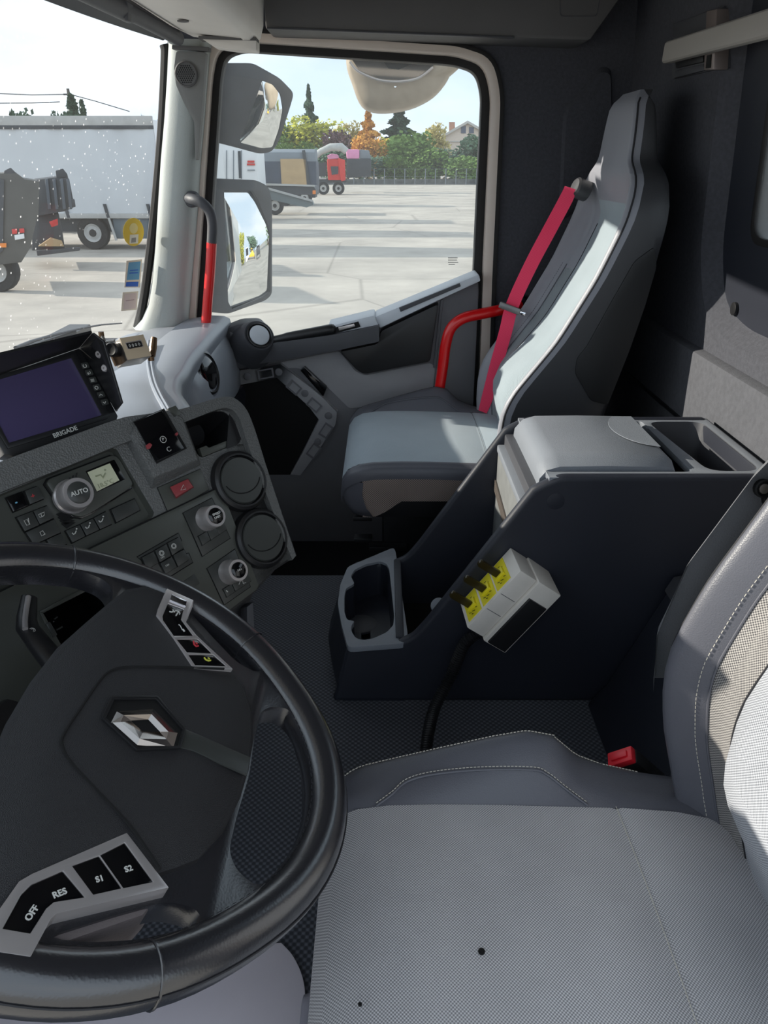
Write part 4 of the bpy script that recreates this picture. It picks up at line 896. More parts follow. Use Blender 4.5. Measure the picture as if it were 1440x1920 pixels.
MB().tube([p+wn*.002+wn.cross((sp_[5]-sp_[3]).normalized())*.0 for p in smoothpath([wpx(46, 1182, -.05), wpx(46, 1160, -.05), wpx(52, 1122, -.05)], 5)], .003, 8).build('edge_strip', M_['silver'], stk)
for k in range(2):
    c = wpx(61, 1181, -.046); MB().tube([c+(.0016+.0013*k)*(wa*math.cos(x)+wb*math.sin(x)) for x in [i*.5 for i in range(9)]], .00025, 4).build('icon', M_['print'], stk)
# ================================================================== DASHBOARD
dh = V((.67, .743, 0)).normalized(); TAU = math.radians(28); nh = V((dh.y, -dh.x, 0)); du = -nh*math.sin(TAU)+V((0, 0, math.cos(TAU))); dn = dh.cross(du)
DP0 = V((-.22, 1.044, -.436))
def D(u, v, o=0): return onp(u, v, DP0+dn*o, dn)
def dp(pts, o=0): return [D(u, v, o) for u, v in pts]
dash = thing('dashboard', 'dark grey dashboard with switch panels and round vents facing the driver', 'dashboard', (-.35, 1.0, FLOOR))
def dpart(name, pts, o, th, m, par=None, bev=.001, r=0):
    P = dp(pts, o)
    if r: P = rnd(P, r, 3)
    return MB().prism(P, dn*th).build(name, m, par or dash, bevel=bev)
face = [(-140, 950), (235, 800), (335, 768), (400, 750), (430, 747), (452, 758), (468, 780), (486, 830), (520, 935), (553, 1043), (516, 1068), (480, 1106), (400, 1172), (300, 1240), (60, 1380), (-140, 1460)]
clim = [(-120, 986), (0, 928), (210, 840), (219, 843), (289, 961), (285, 971), (100, 1068), (-60, 1150), (-120, 1170)]
cub = [(345, 790), (402, 770), (424, 772), (437, 788), (452, 828), (374, 860), (354, 815)]
tray = [(76, 1148), (178, 1091), (260, 1045), (330, 1160), (300, 1190), (106, 1213)]
tray = [(76, 1148), (190, 1088), (250, 1168), (112, 1212)]
Fm = MB().plate(dp(face), [dp(clim), rnd(dp(cub), .010, 3), dp(tray)], -dn*.03).build('panel', M_['dash'], dash, bevel=.002)
# raised rim: brow, arch and right-hand edge
rim_i = [(-140, 985), (0, 925), (120, 878), (217, 838), (262, 822), (340, 795), (400, 772), (424, 771), (440, 786), (455, 830), (490, 925), (540, 1052)]
rim_o = [(-140, 925), (0, 866), (120, 822), (220, 786), (262, 778), (335, 768), (397, 749), (432, 744), (458, 762), (476, 800), (505, 892), (555, 1042)]
ri3, ro3 = smoothpath(dp(rim_i, 0), 4), smoothpath(dp(rim_o, .012), 4)
rows = []
for a, b in zip(ri3, ro3): rows.append([a, a+dn*.012, b, b-dn*.05+V((0, 0, -.004)), a-dn*.05])
MB().loft(rows, False, False).build('rim', M_['dash'], dash, smooth=40)
# cubby
cr = rnd(dp(cub), .010, 3); cc = sum(cr, V())/len(cr)
MB().loft([[p-dn*.002 for p in cr], [cc+(p-cc)*.95-dn*.09-du*.01 for p in cr], [cc+(p-cc)*.05-dn*.09-du*.01 for p in cr]], True, False).build('cubby', M_['plastic_black'], dash, smooth=50)
dpart('cubby_lip', [(368, 843), (381, 838), (386, 842), (422, 828), (421, 823), (439, 813), (447, 830), (374, 860)], -.012, .010, M_['dash_smooth'], bev=.0015)
MB().lathe(D(360, 815, -.06), dn, [(.022, -.01), (.022, .002), (.019, .005), (0, .005)], 20).build('cubby_stop', M_['plastic_black'], dash)
# climate recess floor
cl3 = dp(clim); c3 = sum(cl3, V())/len(cl3)
MB().loft([[p-dn*.001 for p in cl3], [p-dn*.012+(c3-p)*.02 for p in cl3], [c3-dn*.012+(p-c3)*.02 for p in cl3]], True, False).build('climate_panel', M_['dash_smooth'], dash, smooth=20)
cpn = dash.children[-1]; cpn = [o for o in dash.children if o.name.startswith('climate_panel')][0]
fo = -.011
blk = [(83, 908), (88, 900), (205, 856), (215, 858), (222, 866), (245, 908), (242, 916), (170, 962), (150, 971), (132, 968), (116, 955)]
MB().tube([p+dn*.0005 for p in dp(blk, fo)], .0022, 5, closed=True).build('joint', M_['void'], cpn, smooth=0)
dpart('control_block', blk, fo, .008, M_['dash_smooth'], cpn, .002, .004)
dpart('block_edge', [(120, 958), (134, 970), (152, 973), (172, 964), (246, 917), (243, 909), (168, 955), (148, 964), (134, 962)], fo, .004, M_['gloss_black'], cpn, .001)
dpart('display_frame', [(159, 884), (213, 862), (234, 899), (181, 925)], fo+.006, .0025, M_['gloss_black'], cpn, .0008)
dpart('display', [(163, 886), (205, 869), (223, 901), (181, 922)], fo+.007, .002, M_['lcd'], cpn, .0003)
og = fo+.0094
def dtext(s, u, v, size, par, m=None, d=(10, -4), bold=False, o=og):
    c = D(u, v, o); ex = (D(u+d[0], v+d[1], o)-c).normalized(); return text(s, 'lettering', m or M_['print'], par, c, ex, dn.cross(ex), size, .0002, bold=bold)
dtext('18.5°C', 198, 907, .0085, cpn, M_['lcd_seg'])
MB().tube(dp([(179, 893), (189, 890), (193, 896), (198, 887)], og), .0011, 5).build('icon', M_['lcd_seg'], cpn); MB().lathe(D(197, 881, og), dn, [(.0015, -.0002), (.0015, .0004), (0, .0004)], 8).build('icon', M_['lcd_seg'], cpn)
kc = D(134, 931, fo+.008)
def knob(par, c, r, h, m_side, capm, label=None, size=.006):
    MB().lathe(c, dn, [(r*1.12, -.004), (r*1.12, .002), (r*1.02, .004), (r*1.0, h*.55), (r*.97, h*.95), (r*.93, h), (r*.70, h), (r*.70, h*.8)], 32).build('knob', m_side, par, smooth=40)
    k = [o for o in par.children if o.name.startswith('knob')][-1]
    MB().lathe(c, dn, [(r*.70, h*.8), (r*.70, h+.001), (r*.6, h+.0022), (0, h+.003)], 28).build('knob_cap', capm, par, smooth=40)
    if label:
        for i, ln in enumerate(label): text(ln, 'lettering', M_['print'], par, c+dn*(h+.0032)-du*(i-(len(label)-1)/2)*size*1.1, dh, du, size, .0002, bold=True)
knob(cpn, kc, .0205, .026, M_['silver'], M_['button'], ['AUTO'], .0082)
for i in range(6):   # fan scale
    MB().prism(dp([(108+i*6.4, 913-i*3.2+(i*i*.12)), (111+i*6.4, 911.5-i*3.2+(i*i*.12)), (112.5+i*6.6, 911-i*4.6-2), (109.5+i*6.6, 912-i*4.6-2)], fo+.008), dn*.0004).build('fan_mark', M_['print_dim'], cpn)
for k in range(4):
    a = k*math.pi/2+.4; c = D(106, 931, fo+.0083); MB().tube([c+.0004*dh, c+(dh*math.cos(a)+du*math.sin(a))*.003+(dh*math.cos(a+1)+du*math.sin(a+1))*.002, c+(dh*math.cos(a)+du*math.sin(a))*.0045], .0006, 5).build('icon', M_['print'], cpn)
# buttons on the climate panel
def gap(pts, par, o, w=.0009, k=1.05):
    P = dp(pts, o); c = sum(P, V())/len(P); MB().tube([c+(p-c)*k for p in P], w, 4, closed=True).build('joint', M_['void'], par, smooth=0)
def btn(pts, par, o=fo, th=.004, m=None, r=0):
    gap(pts, par, o+.0004)
    return dpart('button', pts, o, th, m or M_['button'], par, .0007, r)
btn([(11, 934), (40, 923), (52, 948), (24, 960)], cpn, th=.002, m=M_['gloss_black']); btn([(44, 922), (68, 913), (80, 936), (54, 947)], cpn, th=.006)
MB().prism(dp([(28, 942), (32, 940.5), (33, 943), (29, 944.5)], fo+.0022), dn*.0004).build('icon', M_['print_blue'], cpn)
for q in ([(58, 930.5), (64.5, 928), (65, 929.5), (58.5, 932)], [(60, 926.5), (61.6, 926), (63.4, 932), (61.8, 932.6)]): MB().prism(dp(q, fo+.0062), dn*.0004).build('icon', M_['print_red'], cpn)
btn([(30, 971), (59, 960), (72, 985), (45, 997)], cpn); btn([(61, 959), (87, 949), (99, 972), (73, 984)], cpn); btn([(47, 999), (100, 975), (112, 999), (62, 1022)], cpn); btn([(86, 1013), (112, 1001), (124, 1020), (98, 1034)], cpn)
def outline(pts, par, o, m=None, w=.0005, closed=True):
    P = dp(pts, o); MB().tube(P, w, 5, closed=closed).build('icon', m or M_['print'], par)
outline([(45, 976), (51, 974), (56, 983), (50, 985)], cpn, fo+.0044); outline([(53, 971), (55, 983)], cpn, fo+.0044, closed=False)
outline([(72, 965), (83, 960), (83, 966), (79, 969), (75, 970)], cpn, fo+.0044); outline([(77, 964), (78, 968)], cpn, fo+.0044, closed=False)
outline([(75, 998), (80, 995), (84, 1001), (78, 1005)], cpn, fo+.0044); outline([(80, 1004), (85, 1001)], cpn, fo+.0044, closed=False)
btn([(122, 996), (147, 985), (158, 1006), (134, 1018)], cpn); btn([(149, 984), (172, 973), (184, 994), (160, 1005)], cpn); btn([(174, 972), (197, 960), (208, 983), (186, 993)], cpn)
for (u, v) in ((139, 1001), (164, 990), (189, 978)):
    MB().tube(dp([(u-4, v-2), (u-1, v+1), (u+2, v-1), (u+4, v-6)], fo+.0043), .0008, 5).build('icon', M_['print'], cpn); MB().lathe(D(u+4.5, v-9.5, fo+.0043), dn, [(.0011, -.0002), (.0011, .0004), (0, .0004)], 8).build('icon', M_['print'], cpn)
btn([(207, 956), (251, 936), (261, 957), (217, 980)], cpn, th=.003)
for i in range(4): dpart('grille_slat', [(105+i*3, 964+i*6), (112+i*3, 961+i*6), (136+i*2, 969+i*3.5), (116+i*3, 973+i*6)], fo, .0012, M_['void'], cpn, 0)
# parking brake unit
pb = [(230, 822), (252, 786), (322, 766), (343, 786), (377, 872), (372, 880), (284, 918)]
pbf = [(247, 817), (262, 790), (320, 771), (342, 786), (371, 861), (289, 895)]
A = dp([(232, 824), (248, 796), (318, 766), (346, 786), (377, 872), (284, 918)], 0); B = dp([(247, 815), (256, 793), (318, 768), (342, 784), (371, 861), (289, 895)], .016)
pbo = MB().frustum(A, B).build('brake_unit', M_['dash'], dash, bevel=.0015)
dpart('switch_well', [(250, 791), (307, 766), (350, 841), (293, 870)], .0155, .0012, M_['void'], pbo, 0)
sA = dp([(254, 790), (305, 768), (346, 841), (295, 865)], .016); sB = dp([(254, 790), (305, 768), (346, 841), (295, 865)], .024)
MB().frustum(sA, [sB[0]-dn*.004, sB[1]-dn*.004, sB[2], sB[3]]).build('brake_switch', M_['gloss_black'], pbo, bevel=.0012)
swo = .0245
dpart('red_marker', [(272, 836), (279, 831), (284, 835), (280, 842), (275, 843)], .022, .003, M_['hazard'], pbo, .0005); dpart('red_marker', [(327, 814), (331, 811), (333, 815), (330, 818)], .022, .003, M_['hazard'], pbo, .0005)
c = D(306, 824, swo); MB().tube([c+.0045*(dh*math.cos(x)+du*math.sin(x)) for x in [2*math.pi*i/20 for i in range(20)]], .0004, 4, closed=True).build('icon', M_['print'], pbo)
text('P', 'lettering', M_['print'], pbo, c, dh, du, .006, .0002)
c = D(317, 842, swo); MB().tube([c+.003*(dh*math.cos(x)+du*math.sin(x)) for x in [.8+2*math.pi*i/24 for i in range(20)]], .0004, 4).build('icon', M_['print'], pbo)
dpart('ear', [(311, 768), (326, 762), (337, 778), (322, 786)], .010, .006, M_['dash_smooth'], pbo, .001)
# hazard switch in its shallow dish
MB().tube(dp([(295, 915), (375, 880), (391, 918), (315, 962)], .0005), .0011, 4, closed=True).build('joint', M_['void'], dash, smooth=0)
dpart('hazard_plate', [(295, 915), (375, 880), (391, 918), (315, 962)], 0, .0015, M_['dash_smooth'], None, .0006)
hz_ = dp([(318, 914), (353, 897), (364, 914), (330, 936)], .001); hz2 = dp([(319, 913), (352, 898), (362, 913), (330, 932)], .009)
hzo = MB().frustum(hz_, hz2).build('hazard_switch', M_['hazard'], dash, bevel=.001)
outline([(344, 909), (349, 917), (339, 919)], hzo, .0094, M_['print'], .0005)
# round vents
for (u, v) in ((447, 903), (487, 1010)):
    c = D(u, v, 0)
    vo = MB().lathe(c, dn, [(.047, -.004), (.047, .004), (.045, .010), (.041, .013), (.0385, .013), (.0375, .006), (0, .006)], 40).build('air_vent', M_['plastic_black'], dash, smooth=30)
    MB().lathe(c, dn, [(.036, .004), (.036, .010), (.0345, .012), (0, .0125)], 40).build('vent_disc', M_['button'], vo, smooth=30)
    MB().tube([c+dn*.0124+(.0325*math.cos(x)+.001)*dh+(.006+.026*math.sin(x))*du for x in [-2.9+i*.155 for i in range(17)]], .0009, 5).build('vent_seam', M_['void'], vo)
# lower switch plate
sp2 = [(-140, 1178), (100, 1062), (405, 917), (414, 921), (482, 1098), (478, 1106), (398, 1166), (300, 1230), (-140, 1440)]
low = MB().plate(dp(sp2, .001), [dp(tray, .001)], dn*.005).build('switch_plate', M_['dash_smooth'], dash, bevel=.001)
lo = .006
MB().tube(dp([(-140, 1178), (100, 1062), (405, 917), (414, 921), (482, 1098)], .0012), .0022, 5).build('joint', M_['void'], dash, smooth=0)
MB().loft([[p-dn*.0 for p in dp(tray, .004)], [p-dn*.12 for p in dp(tray, 0)], [sum(dp(tray, 0), V())/4-dn*.12+(p-sum(dp(tray, 0), V())/4)*.02 for p in dp(tray, 0)]], True, False).build('radio_slot', M_['void'], dash)
dpart('slot_frame', [(72, 1147), (190, 1084), (194, 1092), (80, 1150)], .006, .003, M_['dash_smooth'], low, .001); dpart('slot_frame', [(72, 1147), (80, 1150), (113, 1208), (106, 1218)], .006, .003, M_['dash_smooth'], low, .001)
dpart('slot_clip', [(84, 1170), (92, 1166), (106, 1190), (98, 1196)], .007, .004, M_['button'], low, .001)
for q in ([(100, 1160), (106, 1156), (107, 1158), (101, 1162)], [(104, 1180), (115, 1174), (116, 1177), (105, 1183)], [(185, 1106), (195, 1101), (196, 1104), (186, 1109)], [(194, 1124), (205, 1118), (206, 1121), (195, 1127)]): dpart('slot_pin', q, -.004, .004, M_['button'], low, 0)
def knobset(cx, cy, par, label, quad):
    gap(quad, par, lo+.0002, .0009, 1.01); dpart('knob_plate', quad, lo-.0006, .0014, M_['button'], par, .0005)
    knob(par, D(cx, cy, lo), .0165, .026, M_['silver'], M_['gloss_black'], label, .0045)
knobset(388, 973, low, ['SPEED', 'LIMIT'], [(343, 962), (397, 934), (431, 1009), (379, 1043)])
knobset(430, 1073, low, ['I·0·I'], [(388, 1066), (440, 1030), (469, 1100), (420, 1134)])
for (u, v) in ((378, 1012), (394, 1002), (409, 992)): btn([(u-7, v-6), (u+8, v-15), (u+15, v+1), (u, v+11)], low, lo, .003)
for (u, v) in ((425, 1109), (441, 1098), (456, 1088)): btn([(u-8, v-4), (u+7, v-13), (u+14, v+1), (u-1, v+11)], low, lo, .003)
outline([(448, 1096), (450, 1090), (455, 1089), (456, 1094), (461, 1092)], low, lo+.0034, closed=False); outline([(424, 1107), (427, 1110)], low, lo+.0034, w=.0009, closed=False)
MB().tube(dp([(384, 952), (388, 955), (392, 950), (396, 952)], lo+.001), .0006, 5).build('icon', M_['print'], low); MB().tube(dp([(425, 1050), (428, 1053), (433, 1049)], lo+.001), .0006, 5).build('icon', M_['print'], low)
swb = [[(312, 1019), (333, 1008), (341, 1028), (320, 1042)], [(322, 1042), (342, 1031), (352, 1050), (331, 1063)], [(288, 1033), (309, 1021), (318, 1043), (297, 1055)], [(298, 1057), (319, 1045), (329, 1064), (308, 1077)], [(264, 1046), (285, 1035), (294, 1056), (273, 1069)]]
gap([(258, 1044), (334, 1000), (340, 1014), (337, 1017), (348, 1038), (353, 1037), (361, 1054), (310, 1086)], low, lo+.0002, .0009, 1.02)
dpart('switch_frame', [(258, 1044), (334, 1000), (340, 1014), (337, 1017), (348, 1038), (353, 1037), (361, 1054), (310, 1086)], lo-.0005, .0013, M_['button'], low, .0005)
for q in swb: btn(q, low, lo, .005)
for (u, v) in ((326, 1024), (303, 1037)):
    c = D(u, v, lo+.0054)
    for r in (.0035, .0022): MB().tube([c+r*(dh*math.cos(x)+du*math.sin(x)) for x in [2*math.pi*i/16 for i in range(16)]], .0004, 4, closed=True).build('icon', M_['print'], low)
text('OFF', 'lettering', M_['print'], low, D(305, 1045, lo+.0054), dh, du, .0035, .0002); text('OFF', 'lettering', M_['print'], low, D(314, 1060, lo+.0054), dh, du, .0035, .0002)
dpart('lower_lid', [(340, 1092), (364, 1076), (374, 1094), (352, 1110)], lo-.0005, .0013, M_['button'], low, .0005)
# lower cover below the plate
MB().prism(dp([(300, 1225), (478, 1104), (440, 1210), (400, 1290), (300, 1300)], -.03), -dn*.02).build('lower_cover', M_['plastic_black'], dash, bevel=.003)
dpart('cover_edge', [(385, 1180), (398, 1172), (410, 1300), (396, 1300)], -.03, .03, M_['plastic_dark'], None, .002); dpart('cover_edge', [(450, 1140), (462, 1130), (470, 1290), (452, 1290)], -.03, .02, M_['plastic_dark'], None, .002)
kc2 = D(438, 1236, -.02); MB().lathe(kc2, dn, [(.017, -.01), (.017, .006), (.014, .009), (0, .009)], 24).build('socket', M_['gloss_black'], dash); MB().tube([kc2+dn*.0094+.013*(dh*math.cos(x)+du*math.sin(x)) for x in [i*.35 for i in range(18)]], .0006, 5, closed=True).build('socket_ring', M_['plastic_dark'], dash)
# side flank of the stack, facing the passenger footwell
fl = [V(p) for p in dp([(432, 746), (458, 764), (478, 805), (505, 892), (556, 1042), (516, 1068), (480, 1108), (400, 1175)], -.0)]
MB().frustum(fl, [p-dn*.16-du*.02 for p in fl]).build('stack_body', M_['plastic_black'], dash)
# ---- upper pad running under the windscreen, and the passenger end block
def pz(y): return -.352-.078*sm(1.15, 1.75, y)
def pxf(y): return interp([(.2, -.50), (.85, -.50), (1.05, -.335), (1.15, -.30), (1.3, -.36), (1.6, -.44), (1.85, -.47), (2.36, -.48)], y)
rows = []
for i in range(45):
    y = .15+i*(2.38-.15)/44; z = pz(y); xf = pxf(y); xb_ = wsc(0, y).x+.004
    rows.append([V((xb_, y, -.48)), V((xb_+.01, y, -.472)), V((-.70, y, z-.05)), V((-.62, y, z-.012)), V(((-.60+xf)/2, y, z)), V((xf-.02, y, z-.002)), V((xf-.004, y, z-.010)), V((xf, y, z-.03)), V((xf-.03, y, z-.12)), V((xf-.10, y, -.80)), V((xf-.25, y, -1.0))])
MB().loft(rows, False, False).build('upper_pad', M_['dash_light'], dash, smooth=60)
def onpad(u, v):
    y = 1.5
    for _ in range(25): p = atz(u, v, pz(y)+.001); y = .5*y+.5*p.y
    return p
for dx in (0, 7): MB().tube(smoothpath([onpad(u+dx, v) for u, v in [(279, 640), (277, 668), (279, 692), (285, 718), (295, 742), (306, 762), (318, 784)]], 6), .0042, 8).build('pad_ridge', M_['dash_light'], dash)
blk = []
for y, k in [(1.80, .80), (1.815, .93), (1.85, 1.0), (2.0, 1.0), (2.25, 1.0), (2.33, .97), (2.36, .85)]:
    c = V((-.62, y, -.62)); pr_ = [(-.80, -.475), (-.70, -.452), (-.60, -.445), (-.53, -.450), (-.485, -.475), (-.462, -.52), (-.452, -.58), (-.452, -.64), (-.47, -.655), (-.80, -.655)]
    blk.append([c+(V((x, y, z))-c)*k for x, z in pr_])
MB().loft(blk).build('end_block', M_['dash_light'], dash, smooth=50)
lowb = []
for y in (1.80, 1.83, 2.30, 2.36):
    lowb.append([V((x, y, z)) for x, z in [(-.80, -.65), (-.455, -.65), (-.448, -.68), (-.455, -.72), (-.52, -.80), (-.80, -.95)]])
MB().loft(lowb).build('end_block_base', M_['plastic_navy'], dash, smooth=50)
vc = V((-.478, 1.95, -.505)); va = V((.95, -.22, .25)).normalized()
MB().lathe(vc-va*.05, va, [(.085, 0), (.078, .02), (.068, .045), (.064, .060), (.058, .062)], 32).build('end_vent_pod', mat('grey vent pod', (120, 124, 134), .4, var=.03), dash, smooth=50)
ev = MB().lathe(vc, va, [(.058, -.02), (.058, .013), (.052, .017), (.049, .010), (0, .010)], 32).build('end_vent', M_['plastic_black'], dash, smooth=30)
MB().lathe(vc, va, [(.044, .009), (.044, .015), (.040, .017), (0, .017)], 32).build('vent_disc', M_['gloss_black'], ev, smooth=30)
# ------------------------------------------------------------------ monitor
mo_ = -.022
def MNP(u, v, o=0): return onp(u, v, DP0+dn*(mo_+o), dn)
def mp_(pts, o=0): return [MNP(u, v, o) for u, v in pts]
mon = thing('monitor', 'black dash monitor with hood and screen tinted with violet reflection, lettered BRIGADE', 'monitor', MNP(120, 850, -.01))
bz = [(-72, 728), (148, 652), (158, 658), (222, 780), (219, 790), (24, 856), (8, 852), (-10, 820)]
MB().prism(mp_(bz), -dn*.030).build('housing', M_['plastic_black'], mon, bevel=.003)
scr = [(-41, 724), (133, 672), (190, 779), (16, 831)]
MB().plate(mp_([(-60, 722), (140, 660), (205, 778), (200, 786), (14, 842)], .000), [mp_(scr)], dn*.0025).build('bezel', M_['plastic_black'], mon, bevel=.0006)
MB().prism(mp_(scr, .0002), dn*.001).build('screen', M_['screen'], mon)
def quad(a, b, c, d, th): 
    n = (b-a).cross(d-a).normalized()*th; return MB().frustum([a, b, c, d], [p+n for p in (a, b, c, d)])
i0, i1, i2 = MNP(-72, 728), MNP(149, 652), MNP(217, 772); HD = .055
o0, o1, o1b, o2, o2b = MNP(-60, 680, HD), MNP(173, 624, HD), MNP(194, 640, HD), MNP(228, 756, HD*.75), MNP(218, 768, HD*.4)
MB().add([i0, o0, o1, i1], [(0, 1, 2, 3)]).add([p+du*.003 for p in (i0, o0, o1, i1)], [(0, 1, 2, 3)]).add([o0, o1, o1+du*.003, o0+du*.003], [(0, 1, 2, 3)]).build('hood_top', M_['plastic_black'], mon, weld=True)
hs_ = [i1, o1, o1b, o2, o2b, i2]; MB().prism(hs_, dh*.003).build('hood_side', M_['plastic_black'], mon, bevel=.001)
for u, v in ((186, 664), (197, 690)):
    c = MNP(u, v, .034); ax = -dh*.75+dn*.4
    MB().lathe(c, ax, [(.0055, -.004), (.0055, .001), (.004, .003), (.0015, .003), (.0012, .001), (0, .001)], 14).build('hood_screw', M_['silver'], mon)
for k, (u, v) in enumerate([(159, 686), (166.5, 699), (173.5, 713), (181, 727), (189, 740.5), (196, 754.5)]):
    kb = MB().prism(rnd([MNP(u, v, .001)+dh*.0052*i+du*.0042*j for i, j in ((-1, -1), (1, -1), (1, 1), (-1, 1))], .002), dn*.002).build('key', M_['button'], mon, bevel=.0005)
    c = MNP(u, v, .0034)
    def seg(pts): MB().tube([c+dh*x+du*y for x, y in pts], .0005, 5).build('icon', M_['print'], kb)
    if k == 0: seg([(.0024*math.sin(x), .0024*math.cos(x)) for x in [.7+i*.5 for i in range(11)]])
    elif k == 1: seg([(.002, .002), (.002, -.001), (-.002, -.001)]); seg([(-.0005, .001), (-.002, -.001), (-.0005, -.0025)])
    elif k == 2:
        for j in (-1, 0, 1): seg([(-.0024, j*.0015), (.0024, j*.0015)])
    elif k == 3: seg([(.0022*math.sin(x), .0022*math.cos(x)) for x in [i*.52 for i in range(13)]])
    elif k == 4: seg([(-.002, -.001), (0, .0015), (.002, -.001)])
    else: seg([(-.002, .001), (0, -.0015), (.002, .001)])
c = MNP(122.5, 810, .0028); ex = (MNP(142, 803, .0028)-c).normalized(); text('BRIGADE', 'lettering', M_['print'], mon, c, ex, dn.cross(ex), .0085, .0002, bold=True)
MB().tube([MNP(60, 800, -.03), MNP(60, 800, -.07)+V((0, 0, -.05))], .015, 12).build('bracket_stem', M_['plastic_black'], mon)
# ------------------------------------------------------------------ mechanical counter
ct = thing('tally_counter', 'beige metal tally counter clamped to the monitor hood', 'counter', MNP(240, 690, .0))
def CP(u, v, o=0): return onp(u, v, DP0+dn*(.012+o), dn)
ff = [CP(u, v) for u, v in [(223, 634), (268, 627), (284, 668), (238, 676)]]
MB().prism(ff, -dn*.034).build('case', M_['steel'], ct, bevel=.0015)
MB().prism([CP(u, v, .0002) for u, v in [(223.5, 634.5), (268, 627.5), (283.5, 667.5), (238.5, 675.5)]], dn*.0015).build('face_plate', M_['beige_metal'], ct, bevel=.0007)
wf = [CP(u, v, .0016) for u, v in [(234.5, 643), (264, 637.5), (269, 650), (239.5, 655)]]; wi = [CP(u, v, .0016) for u, v in [(236, 644), (263.3, 639), (267.8, 649.3), (240.4, 654)]]
MB().plate(wf, [wi], dn*.0006).build('window_frame', M_['silver'], ct)
wdw = MB().prism(wi, dn*.0002).build('digit_window', M_['void'], ct)
for k in range(4):
    c = CP(243.5+k*5.8, 648.6-k*1.05, .0018); MB().tube([c-dh*.0022, c+dh*.0022], .0042, 12).build('digit_wheel', M_['plastic_black'], ct)
    text('0', 'lettering', M_['print'], ct, CP(243.5+k*5.8, 648.6-k*1.05, .0062), dh, du, .006, .0001)
kc = CP(209, 657, -.012); MB().lathe(kc+dh*.006, -dh*.85+dn*.5, [(.010, -.004), (.010, .010), (.008, .012), (.005, .011), (0, .011)], 20).build('reset_knob', M_['plastic_black'], ct)
MB().tube([CP(190, 628, -.03), CP(197, 642, -.03), CP(215, 640, -.02)], .003, 8).build('bracket', M_['steel'], ct); MB().lathe(CP(190, 627, -.03), V((0, 0, 1)), [(.004, -.003), (.004, .004), (0, .004)], 8).build('nut', M_['bronze'], ct)
MB().tube([CP(286, 668, -.02), CP(287, 652, -.02), CP(289, 634, -.02)], [.004, .0055, .0045], 10).build('lever', M_['bronze'], ct); MB().lathe(CP(283, 672, -.02), V((0, 0, 1)), [(.0045, -.003), (.0045, .003), (0, .003)], 10).build('nut', M_['bronze'], ct)
MB().prism([CP(u, v, -.02) for u, v in [(200, 655), (215, 688), (228, 684), (214, 650)]], dn*.006).build('clamp', M_['bronze'], ct, bevel=.001)
# ================================================================== ON AND OUTSIDE THE GLASS
def onws(u, v, off=0.0):
    r = ray(u, v); lo, hi = .4, 4.0
    def f(s):
        p = r*s; t = (p.z+.475)/.80; return p.x-(wsc(t, min(p.y, 2.36)).x+off)
    for _ in range(50):
        m = (lo+hi)/2
        if f(m) > 0: lo = m
        else: hi = m
    return r*lo
def sticker(name, label, pts, m, parts):
    q = [onws(u, v, .003) for u, v in pts]; c = sum(q, V())/len(q)
    t = thing(name, label, 'sticker', min(q, key=lambda p: p.z)); n = (q[1]-q[0]).cross(q[-1]-q[0]).normalized()
    if n.x < 0: n = -n
    MB().prism(q, n*.0006).build('backing', m, t)
    for k, (nm, pp, mm) in enumerate(parts): MB().prism([onws(u, v, .003)+n*(.0008+.0002*k) for u, v in pp], n*.0003).build(nm, mm, t)
    return t, n
cream_p = mat('cream paper', (226, 214, 196), .7, var=.03); blue_p = mat('pale blue print', (96, 158, 196), .6, var=.05); blue_d = mat('strong blue print', (24, 96, 196), .6, var=.03); pink_p = mat('faded pink paper', (218, 198, 192), .7, var=.05); yel_p = mat('yellow sticker paper', (236, 200, 60), .6, var=.06)
circ = [(250+19.5*math.cos(x), 435+26.5*math.sin(x)) for x in [2*math.pi*i/28 for i in range(28)]]
st, n = sticker('round_sticker', 'round yellow sticker on the windscreen beside the pillar', circ, yel_p, [('pale_center', [(250+8*math.cos(x), 428+10*math.sin(x)) for x in [2*math.pi*i/16 for i in range(16)]], mat('pale yellow print', (244, 226, 150), .6)), ('white_label', [(243, 440), (259, 439), (258, 456), (242, 457)], mat('white label print', (236, 232, 214), .6)), ('grey_print', [(246, 446), (254, 445), (254, 454), (245, 455)], mat('grey print', (150, 146, 136), .6))])
sticker('blue_sticker', 'cream edged blue sticker below the round yellow sticker', [(237, 489), (266, 486), (262, 539), (233, 539)], cream_p, [('blue_field', [(241, 492), (263, 490), (260, 524), (237, 525)], blue_p), ('dark_strip', [(236, 529), (259, 528), (258, 537), (235, 537)], blue_d), ('line', [(243, 506), (258, 505), (258, 507), (243, 508)], blue_d), ('line', [(242, 511), (258, 510), (258, 512), (242, 513)], blue_d)])
sticker('pink_sticker', 'faded pink square sticker, lowest on the windscreen', [(230, 548), (259, 546), (256, 581), (227, 583)], cream_p, [('pink_field', [(233, 551), (256, 549), (254, 578), (231, 580)], pink_p), ('line', [(235, 563), (251, 561), (251, 562.5), (235, 564.5)], mat('rose print', (170, 140, 140), .6))])
wp = thing('wiper', 'dark wiper arm and blade resting low on the windscreen', 'wiper', onws(60, 650, -.02))
MB().tube([onws(u, v, -.025) for u, v in [(30, 652), (60, 640), (100, 628), (150, 616), (190, 609), (228, 606)]], [.007, .007, .006, .005, .004, .003], 8, flat=.6).build('blade', M_['mirror_shell'], wp, smooth=50)
MB().tube([onws(u, v, -.035) for u, v in [(30, 656), (70, 646), (110, 632), (140, 622)]], .006, 8).build('arm', M_['plastic_black'], wp)
